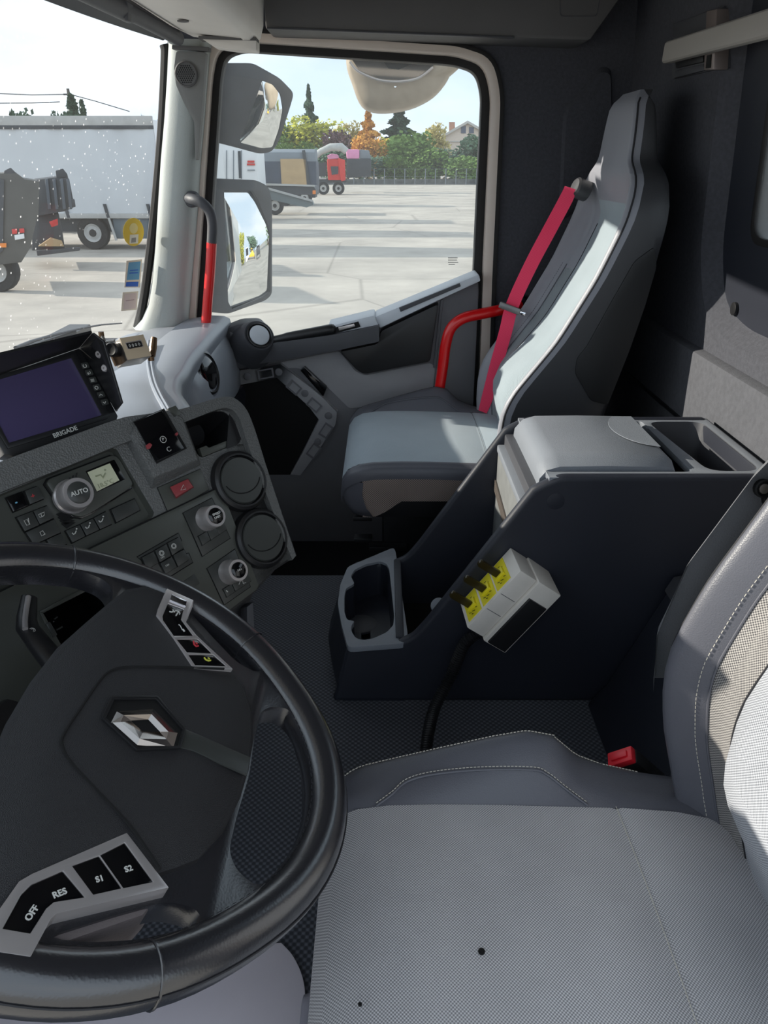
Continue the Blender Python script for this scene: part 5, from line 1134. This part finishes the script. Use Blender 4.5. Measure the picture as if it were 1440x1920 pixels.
# ---- wing mirrors
mn = V((.76, -.65, .065)).normalized(); MPt = aty(462, 470, 2.80)
wm = thing('wing_mirror', 'tall rectangular wing mirror outside the passenger window', 'mirror', aty(450, 585, 2.82))
def mpl(pts, off=0): return [onp(u, v, MPt+mn*off, mn) for u, v in pts]
hou = rnd(mpl([(380, 334), (476, 338), (500, 350), (506, 380), (506, 552), (494, 563), (424, 588), (380, 584)], 0), .02, 4)
gls = rnd(mpl([(416, 357), (470, 358), (480, 375), (497, 418), (503, 442), (503, 546), (490, 556), (432, 581), (424, 566)], .0), .006, 3)
MB().plate(hou, [gls], mn*.012).build('bezel', M_['mirror_shell'], wm, bevel=.003)
hc2 = sum(hou, V())/len(hou)
MB().loft([hou, [hc2+(p-hc2)*.97-mn*.05 for p in hou], [hc2+(p-hc2)*.7-mn*.11 for p in hou], [hc2+(p-hc2)*.1-mn*.12 for p in hou]], True, False).build('housing', M_['mirror_shell'], wm, smooth=60)
gc = sum(gls, V())/len(gls)
MB().loft([[gc+(p-gc)*k+mn*(.0125-((p-gc)*k).length_squared/2.4) for p in gls] for k in (1.0, .9, .8, .7, .6, .5, .4, .3, .2, .1, .01)], True, False).build('mirror_glass', M_['mirror'], wm, smooth=180)
um = thing('wide_angle_mirror', 'convex wide angle mirror in a dark housing above the wing mirror', 'mirror', aty(470, 287, 2.82))
mn2 = V((.70, -.66, -.10)).normalized(); MP2 = aty(490, 215, 2.80)
def mpl2(pts, off=0): return [onp(u, v, MP2+mn2*off, mn2) for u, v in pts]
hou = rnd(mpl2([(385, 118), (470, 118), (520, 146), (547, 174), (541, 196), (520, 262), (506, 284), (484, 288), (440, 276), (385, 262)]), .02, 4)
g2 = rnd(mpl2([(487, 150), (508, 158), (522, 176), (527, 205), (520, 242), (508, 276), (488, 278), (447, 267), (446, 260), (462, 222), (478, 178)]), .008, 3)
MB().plate(hou, [g2], mn2*.012).build('bezel', M_['mirror_shell'], um, bevel=.003)
hc2 = sum(hou, V())/len(hou)
MB().loft([hou, [hc2+(p-hc2)*.97-mn2*.05 for p in hou], [hc2+(p-hc2)*.7-mn2*.10 for p in hou], [hc2+(p-hc2)*.1-mn2*.11 for p in hou]], True, False).build('housing', M_['mirror_shell'], um, smooth=60)
gc = sum(g2, V())/len(g2); rg = []
for k in (1.0, .85, .7, .55, .4, .25, .1, .01): rg.append([gc+(p-gc)*k+mn2*(.014*(1-k*k)+.010) for p in g2])
MB().loft(rg, True, False).build('mirror_glass', M_['mirror'], um, smooth=180)
for v0, v1 in ((338, 262),):
    MB().tube([onp(392, v0, MPt-mn*.03, mn), onp(392, v1, MP2-mn2*.03, mn2)], .02, 10).build('bracket', M_['plastic_black'], um)
km = thing('kerb_mirror', 'dusty beige kerb mirror hanging over the top of the passenger window', 'mirror', aty(740, 212, 2.85))
ko = [(648, 100), (850, 116), (845, 140), (830, 165), (806, 186), (768, 203), (722, 210), (690, 206), (672, 190), (660, 158), (650, 128)]
k3 = smoothpath([aty(u, v, 2.80) for u, v in ko]+[aty(648, 100, 2.80)], 3)[:-1]; kc = sum(k3, V())/len(k3)
MB().loft([[p+V((0, .10, 0)) for p in k3], [p+V((0, .02, 0)) for p in k3], [kc+(p-kc)*.97 for p in k3], [kc+(p-kc)*.90+V((0, -.012, 0)) for p in k3], [kc+(p-kc)*.5+V((0, -.022, 0)) for p in k3], [kc+(p-kc)*.02+V((0, -.024, 0)) for p in k3]], True, False).build('housing', M_['mirror_shell_tan'], km, smooth=70)
MB().tube(smoothpath([aty(u, v, 2.77) for u, v in [(656, 116), (672, 134), (710, 150), (750, 153), (785, 146), (812, 126)]], 5), .004, 8).build('glass_rim', M_['silver'], km)
MB().prism([aty(u, v, 2.775) for u, v in [(656, 106), (816, 116), (812, 124), (785, 143), (750, 150), (710, 147), (674, 132)]], (0, .01, 0)).build('mirror_glass', mat('dim convex glass', (150, 146, 140), .08, metal=.9, var=.1, vscale=10), km)
MB().prism([aty(u, v, 2.77) for u, v in [(712, 108), (790, 114), (748, 130), (728, 128)]], (0, .006, 0)).build('arm_plate', M_['plastic_black'], km)
MB().tube([aty(740, 110, 2.86), V((.02, 2.80, .50)), V((.02, 2.47, .52))], .02, 8).build('arm', M_['plastic_black'], km)
# ---- instrument hood ahead of the steering wheel
ih = []
for y, k in ((.24, .7), (.27, 1), (.55, 1.08), (.74, 1), (.79, .6)):
    ih.append([V((x, y, -.36+(z+.36)*k)) for x, z in ((-.72, -.40), (-.70, -.30), (-.62, -.262), (-.52, -.275), (-.50, -.30), (-.53, -.40))])
MB().loft(ih).build('instrument_hood', M_['plastic_dark'], dash, smooth=50)
# ================================================================== THE YARD
def conc():
    m = bpy.data.materials.new('sunlit concrete yard'); m.use_nodes = True; nt = m.node_tree; b = nt.nodes['Principled BSDF']; L = nt.links
    tc = nt.nodes.new('ShaderNodeTexCoord'); n1 = nt.nodes.new('ShaderNodeTexNoise'); n1.inputs['Scale'].default_value = .35; n1.inputs['Detail'].default_value = 9; n1.inputs['Roughness'].default_value = .65
    r = nt.nodes.new('ShaderNodeValToRGB'); r.color_ramp.elements[0].position = .3; r.color_ramp.elements[1].position = .7
    r.color_ramp.elements[0].color = (*lin((150, 145, 138)), 1); r.color_ramp.elements[1].color = (*lin((190, 183, 173)), 1)
    vo = nt.nodes.new('ShaderNodeTexVoronoi'); vo.feature = 'DISTANCE_TO_EDGE'; vo.inputs['Scale'].default_value = .12; vo.inputs['Randomness'].default_value = 1
    mr = nt.nodes.new('ShaderNodeMapRange'); mr.inputs[1].default_value = 0; mr.inputs[2].default_value = .006; mr.inputs[3].default_value = .72; mr.inputs[4].default_value = 1
    mx = nt.nodes.new('ShaderNodeVectorMath'); mx.operation = 'SCALE'
    L.new(tc.outputs['Object'], n1.inputs['Vector']); L.new(n1.outputs['Fac'], r.inputs['Fac']); L.new(tc.outputs['Object'], vo.inputs['Vector']); L.new(vo.outputs['Distance'], mr.inputs[0])
    L.new(r.outputs['Color'], mx.inputs[0]); L.new(mr.outputs[0], mx.inputs['Scale']); L.new(mx.outputs[0], b.inputs['Base Color']); b.inputs['Roughness'].default_value = .9; b.inputs['Specular IOR Level'].default_value = .2
    return m
g = MB().add([(-260, -120, GROUND), (260, -120, GROUND), (260, 330, GROUND), (-260, 330, GROUND)], [(0, 1, 2, 3)]).build('ground', conc(), smooth=0)
struct(g, 'pale concrete yard outside the cab')
M_['tarp'] = mat('off white curtain', (200, 204, 208), .6, var=.05, vscale=.8, bump=.1, bscale=2)
M_['truck_dark'] = mat('dark truck steel', (58, 62, 68), .6, var=.2, vscale=2); M_['tyre'] = mat('tyre', (30, 30, 32), .8); M_['truck_white'] = mat('white truck body', (222, 224, 226), .5, var=.05, vscale=1); M_['alu'] = mat('alloy rail', (176, 176, 174), .5, var=.1, vscale=3)
M_['truck_red'] = mat('red crane paint', (205, 48, 40), .5, var=.08, vscale=3); M_['lamp_red'] = mat('red tail lamp', (200, 50, 50), .3); M_['lamp_orange'] = mat('orange lamp', (230, 130, 40), .3); M_['tan'] = mat('tan board', (176, 150, 112), .7, var=.1, vscale=2); M_['slate'] = mat('grey tarpaulin', (120, 128, 136), .7, var=.1, vscale=1); M_['pink'] = mat('pink tarpaulin', (226, 150, 190), .6, var=.08, vscale=2); M_['yellow_m'] = mat('yellow machine', (226, 176, 40), .5, var=.08)
def wheel(par, x, y, r, w=.3):
    MB().lathe(V((x, y, GROUND+r)), (0, -1, 0), [(r*.6, -w), (r*.96, -w), (r, -w*.8), (r, -.05), (r*.95, 0), (r*.62, .0), (r*.58, -.06), (r*.25, -.08), (r*.2, .02), (0, .02)], 24).build('wheel', M_['tyre'], par, smooth=35)
    MB().lathe(V((x, y-.0, GROUND+r)), (0, -1, 0), [(r*.57, -.05), (r*.55, -.01), (r*.42, -.05), (r*.2, -.03), (0, -.02)], 20).build('rim', M_['alu'], par, smooth=35)
def bxp(par, name, x0, x1, y0, y1, h0, h1, m, bev=.02): return MB().bx(x0, x1, y0, y1, GROUND+h0, GROUND+h1).build(name, m, par, bevel=bev)
# white curtain trailer seen through the windscreen
T = thing('curtain_trailer', 'long off white curtain side trailer parked beyond the windscreen', 'trailer', (-14.5, 27.3, GROUND))
TX0, TX1, TY = -23.0, -7.2, 26.2
crt = []
for i in range(80):
    x = TX0+(TX1-TX0)*i/79; crt.append([V((x, TY+.02*math.sin(i*1.9)+.012*math.sin(i*.7), GROUND+h)) for h in (1.12, 1.6, 2.4, 3.2, 3.68)])
MB().loft(crt, False, False).build('curtain', M_['tarp'], T, smooth=80)
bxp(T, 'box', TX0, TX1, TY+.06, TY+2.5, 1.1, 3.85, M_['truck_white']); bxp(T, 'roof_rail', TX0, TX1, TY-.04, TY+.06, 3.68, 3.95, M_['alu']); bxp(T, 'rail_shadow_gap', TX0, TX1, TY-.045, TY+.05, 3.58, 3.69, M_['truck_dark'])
bxp(T, 'side_rave', TX0, TX1, TY-.03, TY+.06, .98, 1.14, M_['alu']); bxp(T, 'chassis', TX0, TX1, TY+.3, TY+2.2, .55, 1.0, M_['truck_dark'])
for x in (-15.9, -14.2, -12.8, -11.55, -10.3, -9.0, -7.6): MB().prism([V((x-.05, TY-.04, GROUND+1.0)), V((x+.05, TY-.04, GROUND+1.0)), V((x-.02, TY-.04, GROUND+1.42)), V((x-.12, TY-.04, GROUND+1.42))], (0, .03, 0)).build('strap', M_['truck_dark'], T)
for x in (-10.2, -8.9): pass
for x in (-12.1, -10.75, -9.4): 
    if x == -10.75 or x == -9.4: pass
for x in (-9.65+.0,): wheel(T, x, TY+.1, .52)
wheel(T, -8.3, TY+.1, .52) if False else None
bxp(T, 'skirt', -8.9, TX1, TY+.05, TY+.1, .35, .98, mat('dark blue grey skirt', (92, 104, 112), .6)); bxp(T, 'mudguard', -10.5, -8.8, TY+.1, TY+.5, 1.0, 1.1, M_['truck_dark'])
MB().tube([V((-8.85, TY-.02, GROUND+.3)), V((-9.0, TY-.02, GROUND+1.0))], .04, 6).build('guard_bar', M_['alu'], T)
# tipper wagons at the left edge of the windscreen
TP = thing('tipper_truck', 'dark tipper wagon parked in front of the white trailer', 'truck', (-9.9, 21, GROUND))
def gp(u, v, Y): return aty(u, v, Y)
def pxpr(par, name, pts, Y, dy, m, bev=.02):
    k = len(pts); cu, cv = sum(p[0] for p in pts)/k, sum(p[1] for p in pts)/k; e = aty(cu, cv, Y+dy)-aty(cu, cv, Y); e.z = 0
    return MB().prism([aty(u, v, Y) for u, v in pts], e).build(name, m, par, bevel=bev)
YT = 21.0
pxpr(TP, 'tipper_body', [(60, 338), (124, 330), (130, 336), (138, 378), (140, 388), (122, 396), (66, 406)], YT, 2.4, M_['truck_dark'])
for u in (84, 98, 112, 124): pxpr(TP, 'body_rib', [(u, 336), (u+6, 335), (u+12, 392), (u+6, 393)], YT-.06, .06, mat('truck steel rib', (78, 86, 96), .6) if 'rib' not in M_ else M_['rib'])
pxpr(TP, 'tail_hinge', [(104, 320), (118, 316), (126, 326), (128, 334), (106, 336)], YT, .4, M_['truck_dark']); pxpr(TP, 'hinge_bracket', [(128, 372), (140, 374), (142, 388), (130, 390)], YT-.05, .3, M_['truck_dark'])
pxpr(TP, 'chassis', [(60, 405), (110, 400), (118, 440), (122, 468), (60, 470)], YT+.3, 1.8, M_['truck_dark']); pxpr(TP, 'tail_lamp', [(92, 416), (108, 410), (109, 422), (97, 426)], YT-.05, .1, M_['lamp_red'], .005)
pxpr(TP, 'plank', [(72, 462), (95, 446), (116, 452), (120, 462)], YT+.1, .6, M_['tan'], .005)
pxpr(TP, 'bumper', [(68, 470), (150, 464), (150, 470), (70, 480)], YT+.1, .2, M_['truck_dark'])
TQ = thing('lorry_tail', 'grey lorry tail with red lamps and number plate at the left edge', 'truck', (-9.3, 17, GROUND))
YQ = 17.0
pxpr(TQ, 'tail_body', [(-30, 326), (30, 324), (46, 336), (74, 340), (72, 400), (56, 466), (40, 492), (-30, 500)], YQ, 2.2, mat('dusty grey tailgate', (78, 78, 76), .7, var=.15, vscale=2))
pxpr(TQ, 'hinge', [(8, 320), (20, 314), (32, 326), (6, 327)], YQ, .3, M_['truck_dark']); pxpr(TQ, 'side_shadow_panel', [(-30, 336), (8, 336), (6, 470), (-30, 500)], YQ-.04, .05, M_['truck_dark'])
pxpr(TQ, 'tail_lamp', [(22, 430), (32, 429), (32, 438), (23, 439)], YQ-.05, .08, M_['lamp_red'], .004); pxpr(TQ, 'tail_lamp', [(36, 429), (45, 428), (46, 436), (37, 437)], YQ-.05, .08, M_['lamp_red'], .004)
pxpr(TQ, 'number_plate', [(27, 441), (45, 438), (46, 447), (28, 450)], YQ-.05, .06, M_['truck_white'], .002); pxpr(TQ, 'side_lamp', [(0, 456), (12, 456), (12, 464), (0, 464)], YQ-.06, .06, M_['lamp_orange'], .003)
for xx in (-9.6,): wheel(TQ, -8.6, YQ+.2, .45)
# parked lorries seen through the door window
def lorry(name, label, x0, x1, Y, top, mbody, extras=()):
    t = thing(name, label, 'truck', ((x0+x1)/2, Y+1.2, GROUND))
    bxp(t, 'body', x0, x1, Y, Y+2.5, 1.0, top, mbody); bxp(t, 'chassis', x0+.1, x1-.1, Y+.3, Y+2.2, .5, 1.0, M_['truck_dark'])
    for k in range(2): wheel(t, x1-.9-1.35*k, Y+.1, .5)
    return t
t = lorry('box_truck', 'white box truck with red lettering behind the wing mirror', -14.0, -6.15, 40, 3.55, M_['truck_white'])
for k, u in enumerate((410, 424, 437, 452)): pxpr(t, 'panel_seam', [(u, 282), (u+1.5, 282), (u+1.5, 336), (u, 336)], 39.96, .05, M_['slate'], 0)
pxpr(t, 'rear_gap', [(446, 283), (451, 283), (453, 334), (448, 334)], 39.95, .05, M_['truck_dark'], 0)
text('●●●', 'lettering', M_['truck_red'], t, aty(470, 305, 39.9), (1, 0, 0), (0, 0, 1), .55, .01, bold=True) if False else None
pxpr(t, 'red_lettering', [(464, 301), (477, 301), (477, 305), (464, 305)], 39.95, .03, M_['truck_red'], 0); pxpr(t, 'red_lettering', [(463, 306.5), (478, 306.5), (478, 310), (463, 310)], 39.95, .03, M_['truck_red'], 0); pxpr(t, 'grey_lettering', [(464, 318), (478, 318), (478, 320), (464, 320)], 39.95, .03, M_['slate'], 0)
lorry('box_truck', 'white box truck standing nearest, hidden mostly behind the pillar', -15.5, -6.9, 33, 3.9, M_['truck_white'])
t = thing('tarp_lorry', 'dark lorry under a grey tarpaulin next to the box truck', 'truck', (-6.5, 56, GROUND))
bxp(t, 'body', -9.5, -4.55, 55, 57.4, 1.0, 2.75, mat('navy lorry body', (56, 64, 80), .6, var=.2, vscale=1)); MB().loft([[V((x, y, GROUND+h)) for y, h in ((55, 2.7), (55.1, 3.3), (55.6, 3.5), (57, 3.5), (57.4, 2.7))] for x in (-9.5, -4.6)]).build('tarpaulin', M_['slate'], t, bevel=.05)
bxp(t, 'tan_end', -6.9, -5.2, 54.9, 55.05, 1.0, 2.9, M_['tan']); pxpr(t, 'tail_post', [(566, 282), (572, 281), (582, 345), (575, 346)], 54.9, .2, M_['truck_dark'])
bxp(t, 'chassis', -9.3, -4.7, 55.3, 57, .5, 1.0, M_['truck_dark'])
for k in range(2): wheel(t, -5.4-1.3*k, 55, .5)
t = thing('flatbed_trailer', 'low flatbed trailer with sloping ramps in the yard', 'trailer', (-6.5, 46, GROUND))
MB().prism([aty(u, v, 45) for u, v in [(470, 345), (588, 349), (592, 356), (592, 366), (470, 362)]], (0, 2.4, 0)).build('deck', M_['truck_dark'], t); MB().prism([aty(u, v, 44.9) for u, v in [(470, 343), (590, 347), (590, 350), (470, 347)]], (0, .1, 0)).build('deck_rail', M_['alu'], t)
MB().prism([aty(u, v, 42) for u, v in [(470, 350), (500, 352), (585, 376), (588, 384), (575, 389), (560, 386), (470, 366)]], (0, .5, 0)).build('ramp', mat('teal grey ramp', (110, 120, 122), .6), t); MB().prism([aty(u, v, 41.9) for u, v in [(470, 349), (500, 351), (586, 375), (586, 379), (500, 355), (470, 353)]], (0, .1, 0)).build('ramp_rail', M_['alu'], t)
pxpr(t, 'marker_lamp', [(586, 357), (592, 357), (592, 364), (586, 364)], 44.9, .1, M_['lamp_orange'], .004)
for x in (-7.4, -6.1): wheel(t, x, 45, .48)
t = thing('crane_truck', 'red crane truck with a folded grey arm in the yard', 'truck', (-4.5, 75, GROUND))
pxpr(t, 'chassis', [(578, 335), (650, 335), (650, 342), (578, 344)], 75, 2.3, M_['truck_dark']); pxpr(t, 'rail', [(578, 332), (612, 333), (612, 336), (578, 336)], 74.9, .1, M_['alu'], 0)
pxpr(t, 'flat_body', [(578, 308), (612, 304), (612, 330), (578, 332)], 75, 2.3, M_['truck_dark'])
pxpr(t, 'crane_base', [(613, 298), (640, 298), (646, 312), (644, 338), (615, 338)], 74.6, 1.6, M_['truck_red'], .1); pxpr(t, 'crane_post', [(634, 296), (647, 300), (648, 338), (640, 340)], 74.3, .5, M_['truck_red'], .05); pxpr(t, 'dark_gap', [(620, 312), (634, 312), (634, 326), (622, 328)], 74.5, .1, M_['truck_dark'], 0); pxpr(t, 'pink_tank', [(613, 292), (622, 288), (634, 290), (636, 297), (616, 299)], 74.6, .8, M_['pink'], .1)
MB().tube([aty(u, v, 74.2) for u, v in [(582, 304), (600, 285), (620, 276), (640, 276), (650, 284)]], [.22, .28, .33, .36, .3], 10).build('crane_arm', M_['alu'], t, smooth=60)
for x in (-5.6, -4.2): wheel(t, x, 75, .55)
t = thing('covered_load', 'pink tarpaulin over a load beyond the crane truck', 'load', aty(670, 336, 80))
pxpr(t, 'pink_cover', [(649, 280), (674, 280), (674, 298), (650, 298)], 80, 2.3, M_['pink'], .15); pxpr(t, 'grey_cover', [(674, 280), (692, 282), (696, 298), (674, 298)], 80.1, 2.3, M_['slate'], .1); pxpr(t, 'load_bed', [(650, 298), (696, 298), (696, 330), (650, 334)], 80, 2.3, M_['truck_dark'], .05)
# machines behind the cab, seen in the mirrors
def machine(name, label, x, y, m, h):
    t = thing(name, label, 'machine', (x, y, GROUND)); MB().bx(x, x+3, y-1.2, y+1.2, GROUND+.6, GROUND+h*.6).build('body', m, t, bevel=.1); MB().bx(x+.3, x+1.9, y-1.0, y+1.0, GROUND+h*.6, GROUND+h).build('cab', m, t, bevel=.1); MB().bx(x+.25, x+.3, y-.9, y+.9, GROUND+h*.62, GROUND+h*.95).build('cab_window', M_['gloss_black'], t)
    for s in (-1, 1): MB().lathe(V((x+.6, y+s*1.0, GROUND+.5)), (0, s, 0), [(.5, 0), (.5, .3), (.3, .32), (0, .3)], 20).build('wheel', M_['tyre'], t)
machine('yellow_loader', 'yellow loader reflected in the wing mirror', 44, 1.5, M_['yellow_m'], 3.0); machine('white_lorry_cab', 'white lorry cab reflected in the wing mirror', 46, -2.4, M_['truck_white'], 3.4); machine('dark_lorry', 'dark lorry reflected in the wing mirror', 50, 6.0, M_['truck_dark'], 3.2)
# ---- trees
def leafmat(name, c, c2): return mat(name, c, .8, var=.35, vscale=1.2, spec=.2)
LM = {k: leafmat(k, c, None) for k, c in {'yellow green leaves': (172, 172, 70), 'green leaves': (110, 138, 74), 'dark green leaves': (66, 90, 72), 'orange reflection leaves': (206, 150, 70), 'purple leaves': (122, 98, 104), 'blue green leaves': (96, 122, 100), 'pale leaves': (186, 172, 110)}.items()}
def crown_mesh(kind, seed, n=2400):
    rnd_ = random.Random(seed); vs = []; fs = []
    bl = []
    if kind == 'broad':
        for _ in range(14):
            a = rnd_.uniform(0, 6.28); r = rnd_.uniform(0, .30); bl.append((r*math.cos(a), r*math.sin(a), rnd_.uniform(.14, .82), rnd_.uniform(.13, .24)))
        bl.append((0, 0, .5, .36)); bl.append((0, 0, .3, .30))
    for i in range(n):
        if kind == 'broad':
            bx_, by_, bz_, br = rnd_.choice(bl); d = V((rnd_.gauss(0, 1), rnd_.gauss(0, 1), rnd_.gauss(0, 1))).normalized()*br*rnd_.uniform(.6, 1.05); p = V((bx_, by_, bz_))+d
        else:
            h = rnd_.uniform(0, 1)**1.3; a = rnd_.uniform(0, 6.28); r = .36*(1-h)*(.75+.35*math.sin(h*42))*rnd_.uniform(.5, 1.05); p = V((r*math.cos(a), r*math.sin(a), .08+.92*h))
        s = rnd_.uniform(.018, .042); e1 = V((rnd_.gauss(0, 1), rnd_.gauss(0, 1), rnd_.gauss(0, 1))).normalized(); e2 = e1.orthogonal().normalized()
        k = len(vs); vs += [p+e1*s, p+e2*s*.8, p-e1*s, p-e2*s*.8]; fs.append((k, k+1, k+2, k+3))
    me = bpy.data.meshes.new('crown'); me.from_pydata([tuple(v) for v in vs], [], fs); me.materials.append(None); return me
CR = {('broad', i): crown_mesh('broad', i) for i in range(3)}; CR.update({('conifer', i): crown_mesh('conifer', 10+i) for i in range(2)})
trunk = bpy.data.meshes.new('trunk'); b = bmesh.new(); bmesh.ops.create_cone(b, cap_ends=True, segments=8, radius1=.035, radius2=.015, depth=.6, matrix=Matrix.Translation((0, 0, .3))); b.to_mesh(trunk); b.free(); trunk.materials.append(mat('bark', (88, 74, 62), .9))
def tree(name, label, u, vtop, wpx_, Y, kind, m, k=0, base=None, group=None):
    top = aty(u, vtop, Y); d = Y*cp-top.z*sp; wdt = wpx_/FPX*d; h = top.z-GROUND
    t = thing(name, label, 'tree', (top.x, Y, GROUND), group)
    for nm, me in (('crown', CR[(kind, k)]), ('trunk', trunk)):
        o = bpy.data.objects.new(nm, me); COL.objects.link(o); o.parent = t; o.scale = (wdt/.60, wdt/.60, h*.98) if nm == 'crown' else (h*.6, h*.6, h)
        if nm == 'crown': o.material_slots[0].link = 'OBJECT'; o.material_slots[0].material = LM[m]
        if nm == 'crown': o.rotation_euler.z = random.uniform(0, 6)
TR = [('conifer_tree', 'slim dark conifer rising above the yellow green tree', 578, 158, 62, 150, 'conifer', 'dark green leaves', 0), ('broadleaf_tree', 'broad yellow green tree left in the door window', 583, 206, 80, 135, 'broad', 'yellow green leaves', 0),
 ('broadleaf_tree', 'green tree just right of the wide angle mirror', 540, 222, 62, 138, 'broad', 'green leaves', 1), ('broadleaf_tree', 'small sparse yellow tree behind the crane truck', 650, 206, 46, 145, 'broad', 'pale leaves', 2), ('broadleaf_tree', 'dull purple tree behind the crane arm', 636, 236, 62, 132, 'broad', 'purple leaves', 1),
 ('reflection_conifer', 'orange tree shape imitating a window reflection below the kerb mirror', 690, 203, 84, 140, 'conifer', 'orange reflection leaves', 1), ('broadleaf_tree', 'orange bush shape imitating the lower end of the window reflection', 688, 246, 52, 126, 'broad', 'orange reflection leaves', 0), ('conifer_tree', 'dark wide conifer behind the green hedge trees', 748, 196, 130, 148, 'conifer', 'dark green leaves', 1),  # orange conifer and bush stand in for a reflection in the window glass
 ('broadleaf_tree', 'yellow green tree right of the orange bush', 728, 240, 66, 128, 'broad', 'yellow green leaves', 2), ('broadleaf_tree', 'bright green tree in the middle of the tree line', 772, 238, 84, 124, 'broad', 'green leaves', 0), ('broadleaf_tree', 'thin yellow tree left of the house', 815, 222, 50, 140, 'broad', 'pale leaves', 1),
 ('broadleaf_tree', 'low green tree in front of the house', 838, 264, 70, 122, 'broad', 'blue green leaves', 2), ('broadleaf_tree', 'green tree at the right edge of the door window', 898, 244, 60, 122, 'broad', 'blue green leaves', 1), ('broadleaf_tree', 'low bush left of the low green tree', 800, 272, 60, 120, 'broad', 'green leaves', 1), ('broadleaf_tree', 'round bush behind the covered load', 700, 284, 60, 118, 'broad', 'blue green leaves', 0), ('broadleaf_tree', 'dark bush behind the flatbed trailer', 610, 262, 70, 128, 'broad', 'blue green leaves', 2), ('broadleaf_tree', 'green bush behind the tarpaulin lorry', 555, 258, 60, 120, 'broad', 'green leaves', 0), ('broadleaf_tree', 'low bush between the house and the window edge', 868, 282, 60, 118, 'broad', 'green leaves', 2), ('broadleaf_tree', 'leafy bush in the middle of the hedge', 746, 286, 60, 117, 'broad', 'green leaves', 1),
 ('conifer_tree', 'dark fir beside the power line pole', 132, 176, 130, 60, 'conifer', 'dark green leaves', 0), ('broadleaf_tree', 'dark tree top left above the trailer roof', 36, 190, 60, 60, 'broad', 'dark green leaves', 0), ('broadleaf_tree', 'dark tree top next to the fir', 104, 196, 50, 58, 'broad', 'dark green leaves', 1), ('conifer_tree', 'short dark conifer right of the fir', 152, 186, 80, 58, 'conifer', 'dark green leaves', 1), ('broadleaf_tree', 'small tree top near the pillar above the trailer', 250, 202, 36, 60, 'broad', 'dark green leaves', 2), ('broadleaf_tree', 'tree top touching the pillar above the trailer', 275, 203, 40, 60, 'broad', 'dark green leaves', 0), ('broadleaf_tree', 'tiny tree top left of the fir', 84, 202, 34, 58, 'broad', 'dark green leaves', 2)]
for a in TR: tree(a[0], a[1], *a[2:8], k=a[8])
for i in range(5):
    y = -30+i*16; t = thing('broadleaf_tree', ['tall green tree', 'yellow green tree', 'bluish tree', 'rounded green tree', 'wide yellow tree'][i]+' behind the cab, seen only in the wing mirror, number '[:0]+' behind the cab, seen in the wing mirror', 'tree', (75+(i % 3)*6, y, GROUND), 'trees behind the cab')
    for nm, me in (('crown', CR[('broad', i % 3)]), ('trunk', trunk)):
        o = bpy.data.objects.new(nm, me); COL.objects.link(o); o.parent = t; o.scale = (12, 12, 9+(i % 4))
        if nm == 'crown': o.material_slots[0].link = 'OBJECT'; o.material_slots[0].material = LM[['green leaves', 'yellow green leaves', 'blue green leaves'][i % 3]]
# pole and wires
pl = thing('power_pole', 'wooden power line pole behind the trailer', 'pole', (aty(127, 200, 62).x, 62, GROUND))
pt = aty(127, 166, 62); MB().tube([V((pt.x, 62, GROUND)), pt], [.16, .11], 8).build('post', mat('weathered pole', (84, 80, 78), .9), pl); MB().tube([aty(119, 177, 62), aty(133, 177, 62)], .06, 6).build('cross_arm', M_['truck_dark'], pl)
for pts in ([(-60, 173, 60), (60, 178, 61), (122, 177, 62)], [(-60, 194, 60), (60, 193, 60.5), (112, 191, 61.5)], [(132, 177, 62), (180, 190, 62), (243, 209, 62)]):
    MB().tube([aty(*p) for p in pts], .03, 5).build('wire', M_['truck_dark'], pl)
# boundary fence
fe = thing('boundary_fence', 'grey wire fence along the far edge of the yard', 'fence', (0, 112, GROUND))
for i in range(26): MB().bx(-14+i*1.4, -13.9+i*1.4, 111.95, 112.05, GROUND, GROUND+2.0).build('fence_post', M_['slate'], fe, smooth=0)
for h in (.1, 1.0, 1.95): MB().bx(-14, 21, 111.98, 112.02, GROUND+h, GROUND+h+.02).build('fence_wire', M_['slate'], fe, smooth=0)
MB().bx(-20, 40, 112.5, 113, GROUND, GROUND+.7).build('low_wall', mat('dark low wall', (96, 98, 98), .9, var=.3, vscale=2), fe, smooth=0)
# house
ho = thing('house', 'cream gabled house with a brick chimney beyond the trees', 'house', aty(865, 330, 150))
YH = 150
MB().prism([aty(u, v, YH) for u, v in [(818, 330), (818, 262), (877, 230), (936, 262), (936, 330)]], (0, 10, 0)).build('wall', mat('cream house wall', (222, 206, 192), .9), ho)
rm = mat('pale roof edge', (200, 196, 190), .8)
for a, b in (((812, 263), (877, 226)), ((877, 226), (942, 263))): MB().prism([aty(*a, YH-.6), aty(*b, YH-.6), aty(b[0], b[1]+5, YH-.6), aty(a[0], a[1]+5, YH-.6)], (0, 11, 0)).build('roof', rm, ho)
for u in (869, 884): 
    wn_ = MB().prism([aty(u-4.5, 250, YH-.1), aty(u-4.5, 238, YH-.1), aty(u+4.5, 236 if u < 877 else 239, YH-.1), aty(u+4.5, 250, YH-.1)], (0, .1, 0)).build('window', mat('house window', (80, 88, 108), .2), ho)
pxpr(ho, 'chimney', [(842, 246), (842, 229), (853, 229), (853, 240)], YH+1, 1.2, mat('brick chimney', (170, 130, 112), .9)); pxpr(ho, 'eave_line', [(818, 264), (936, 264), (936, 266), (818, 266)], YH-.2, .2, rm)
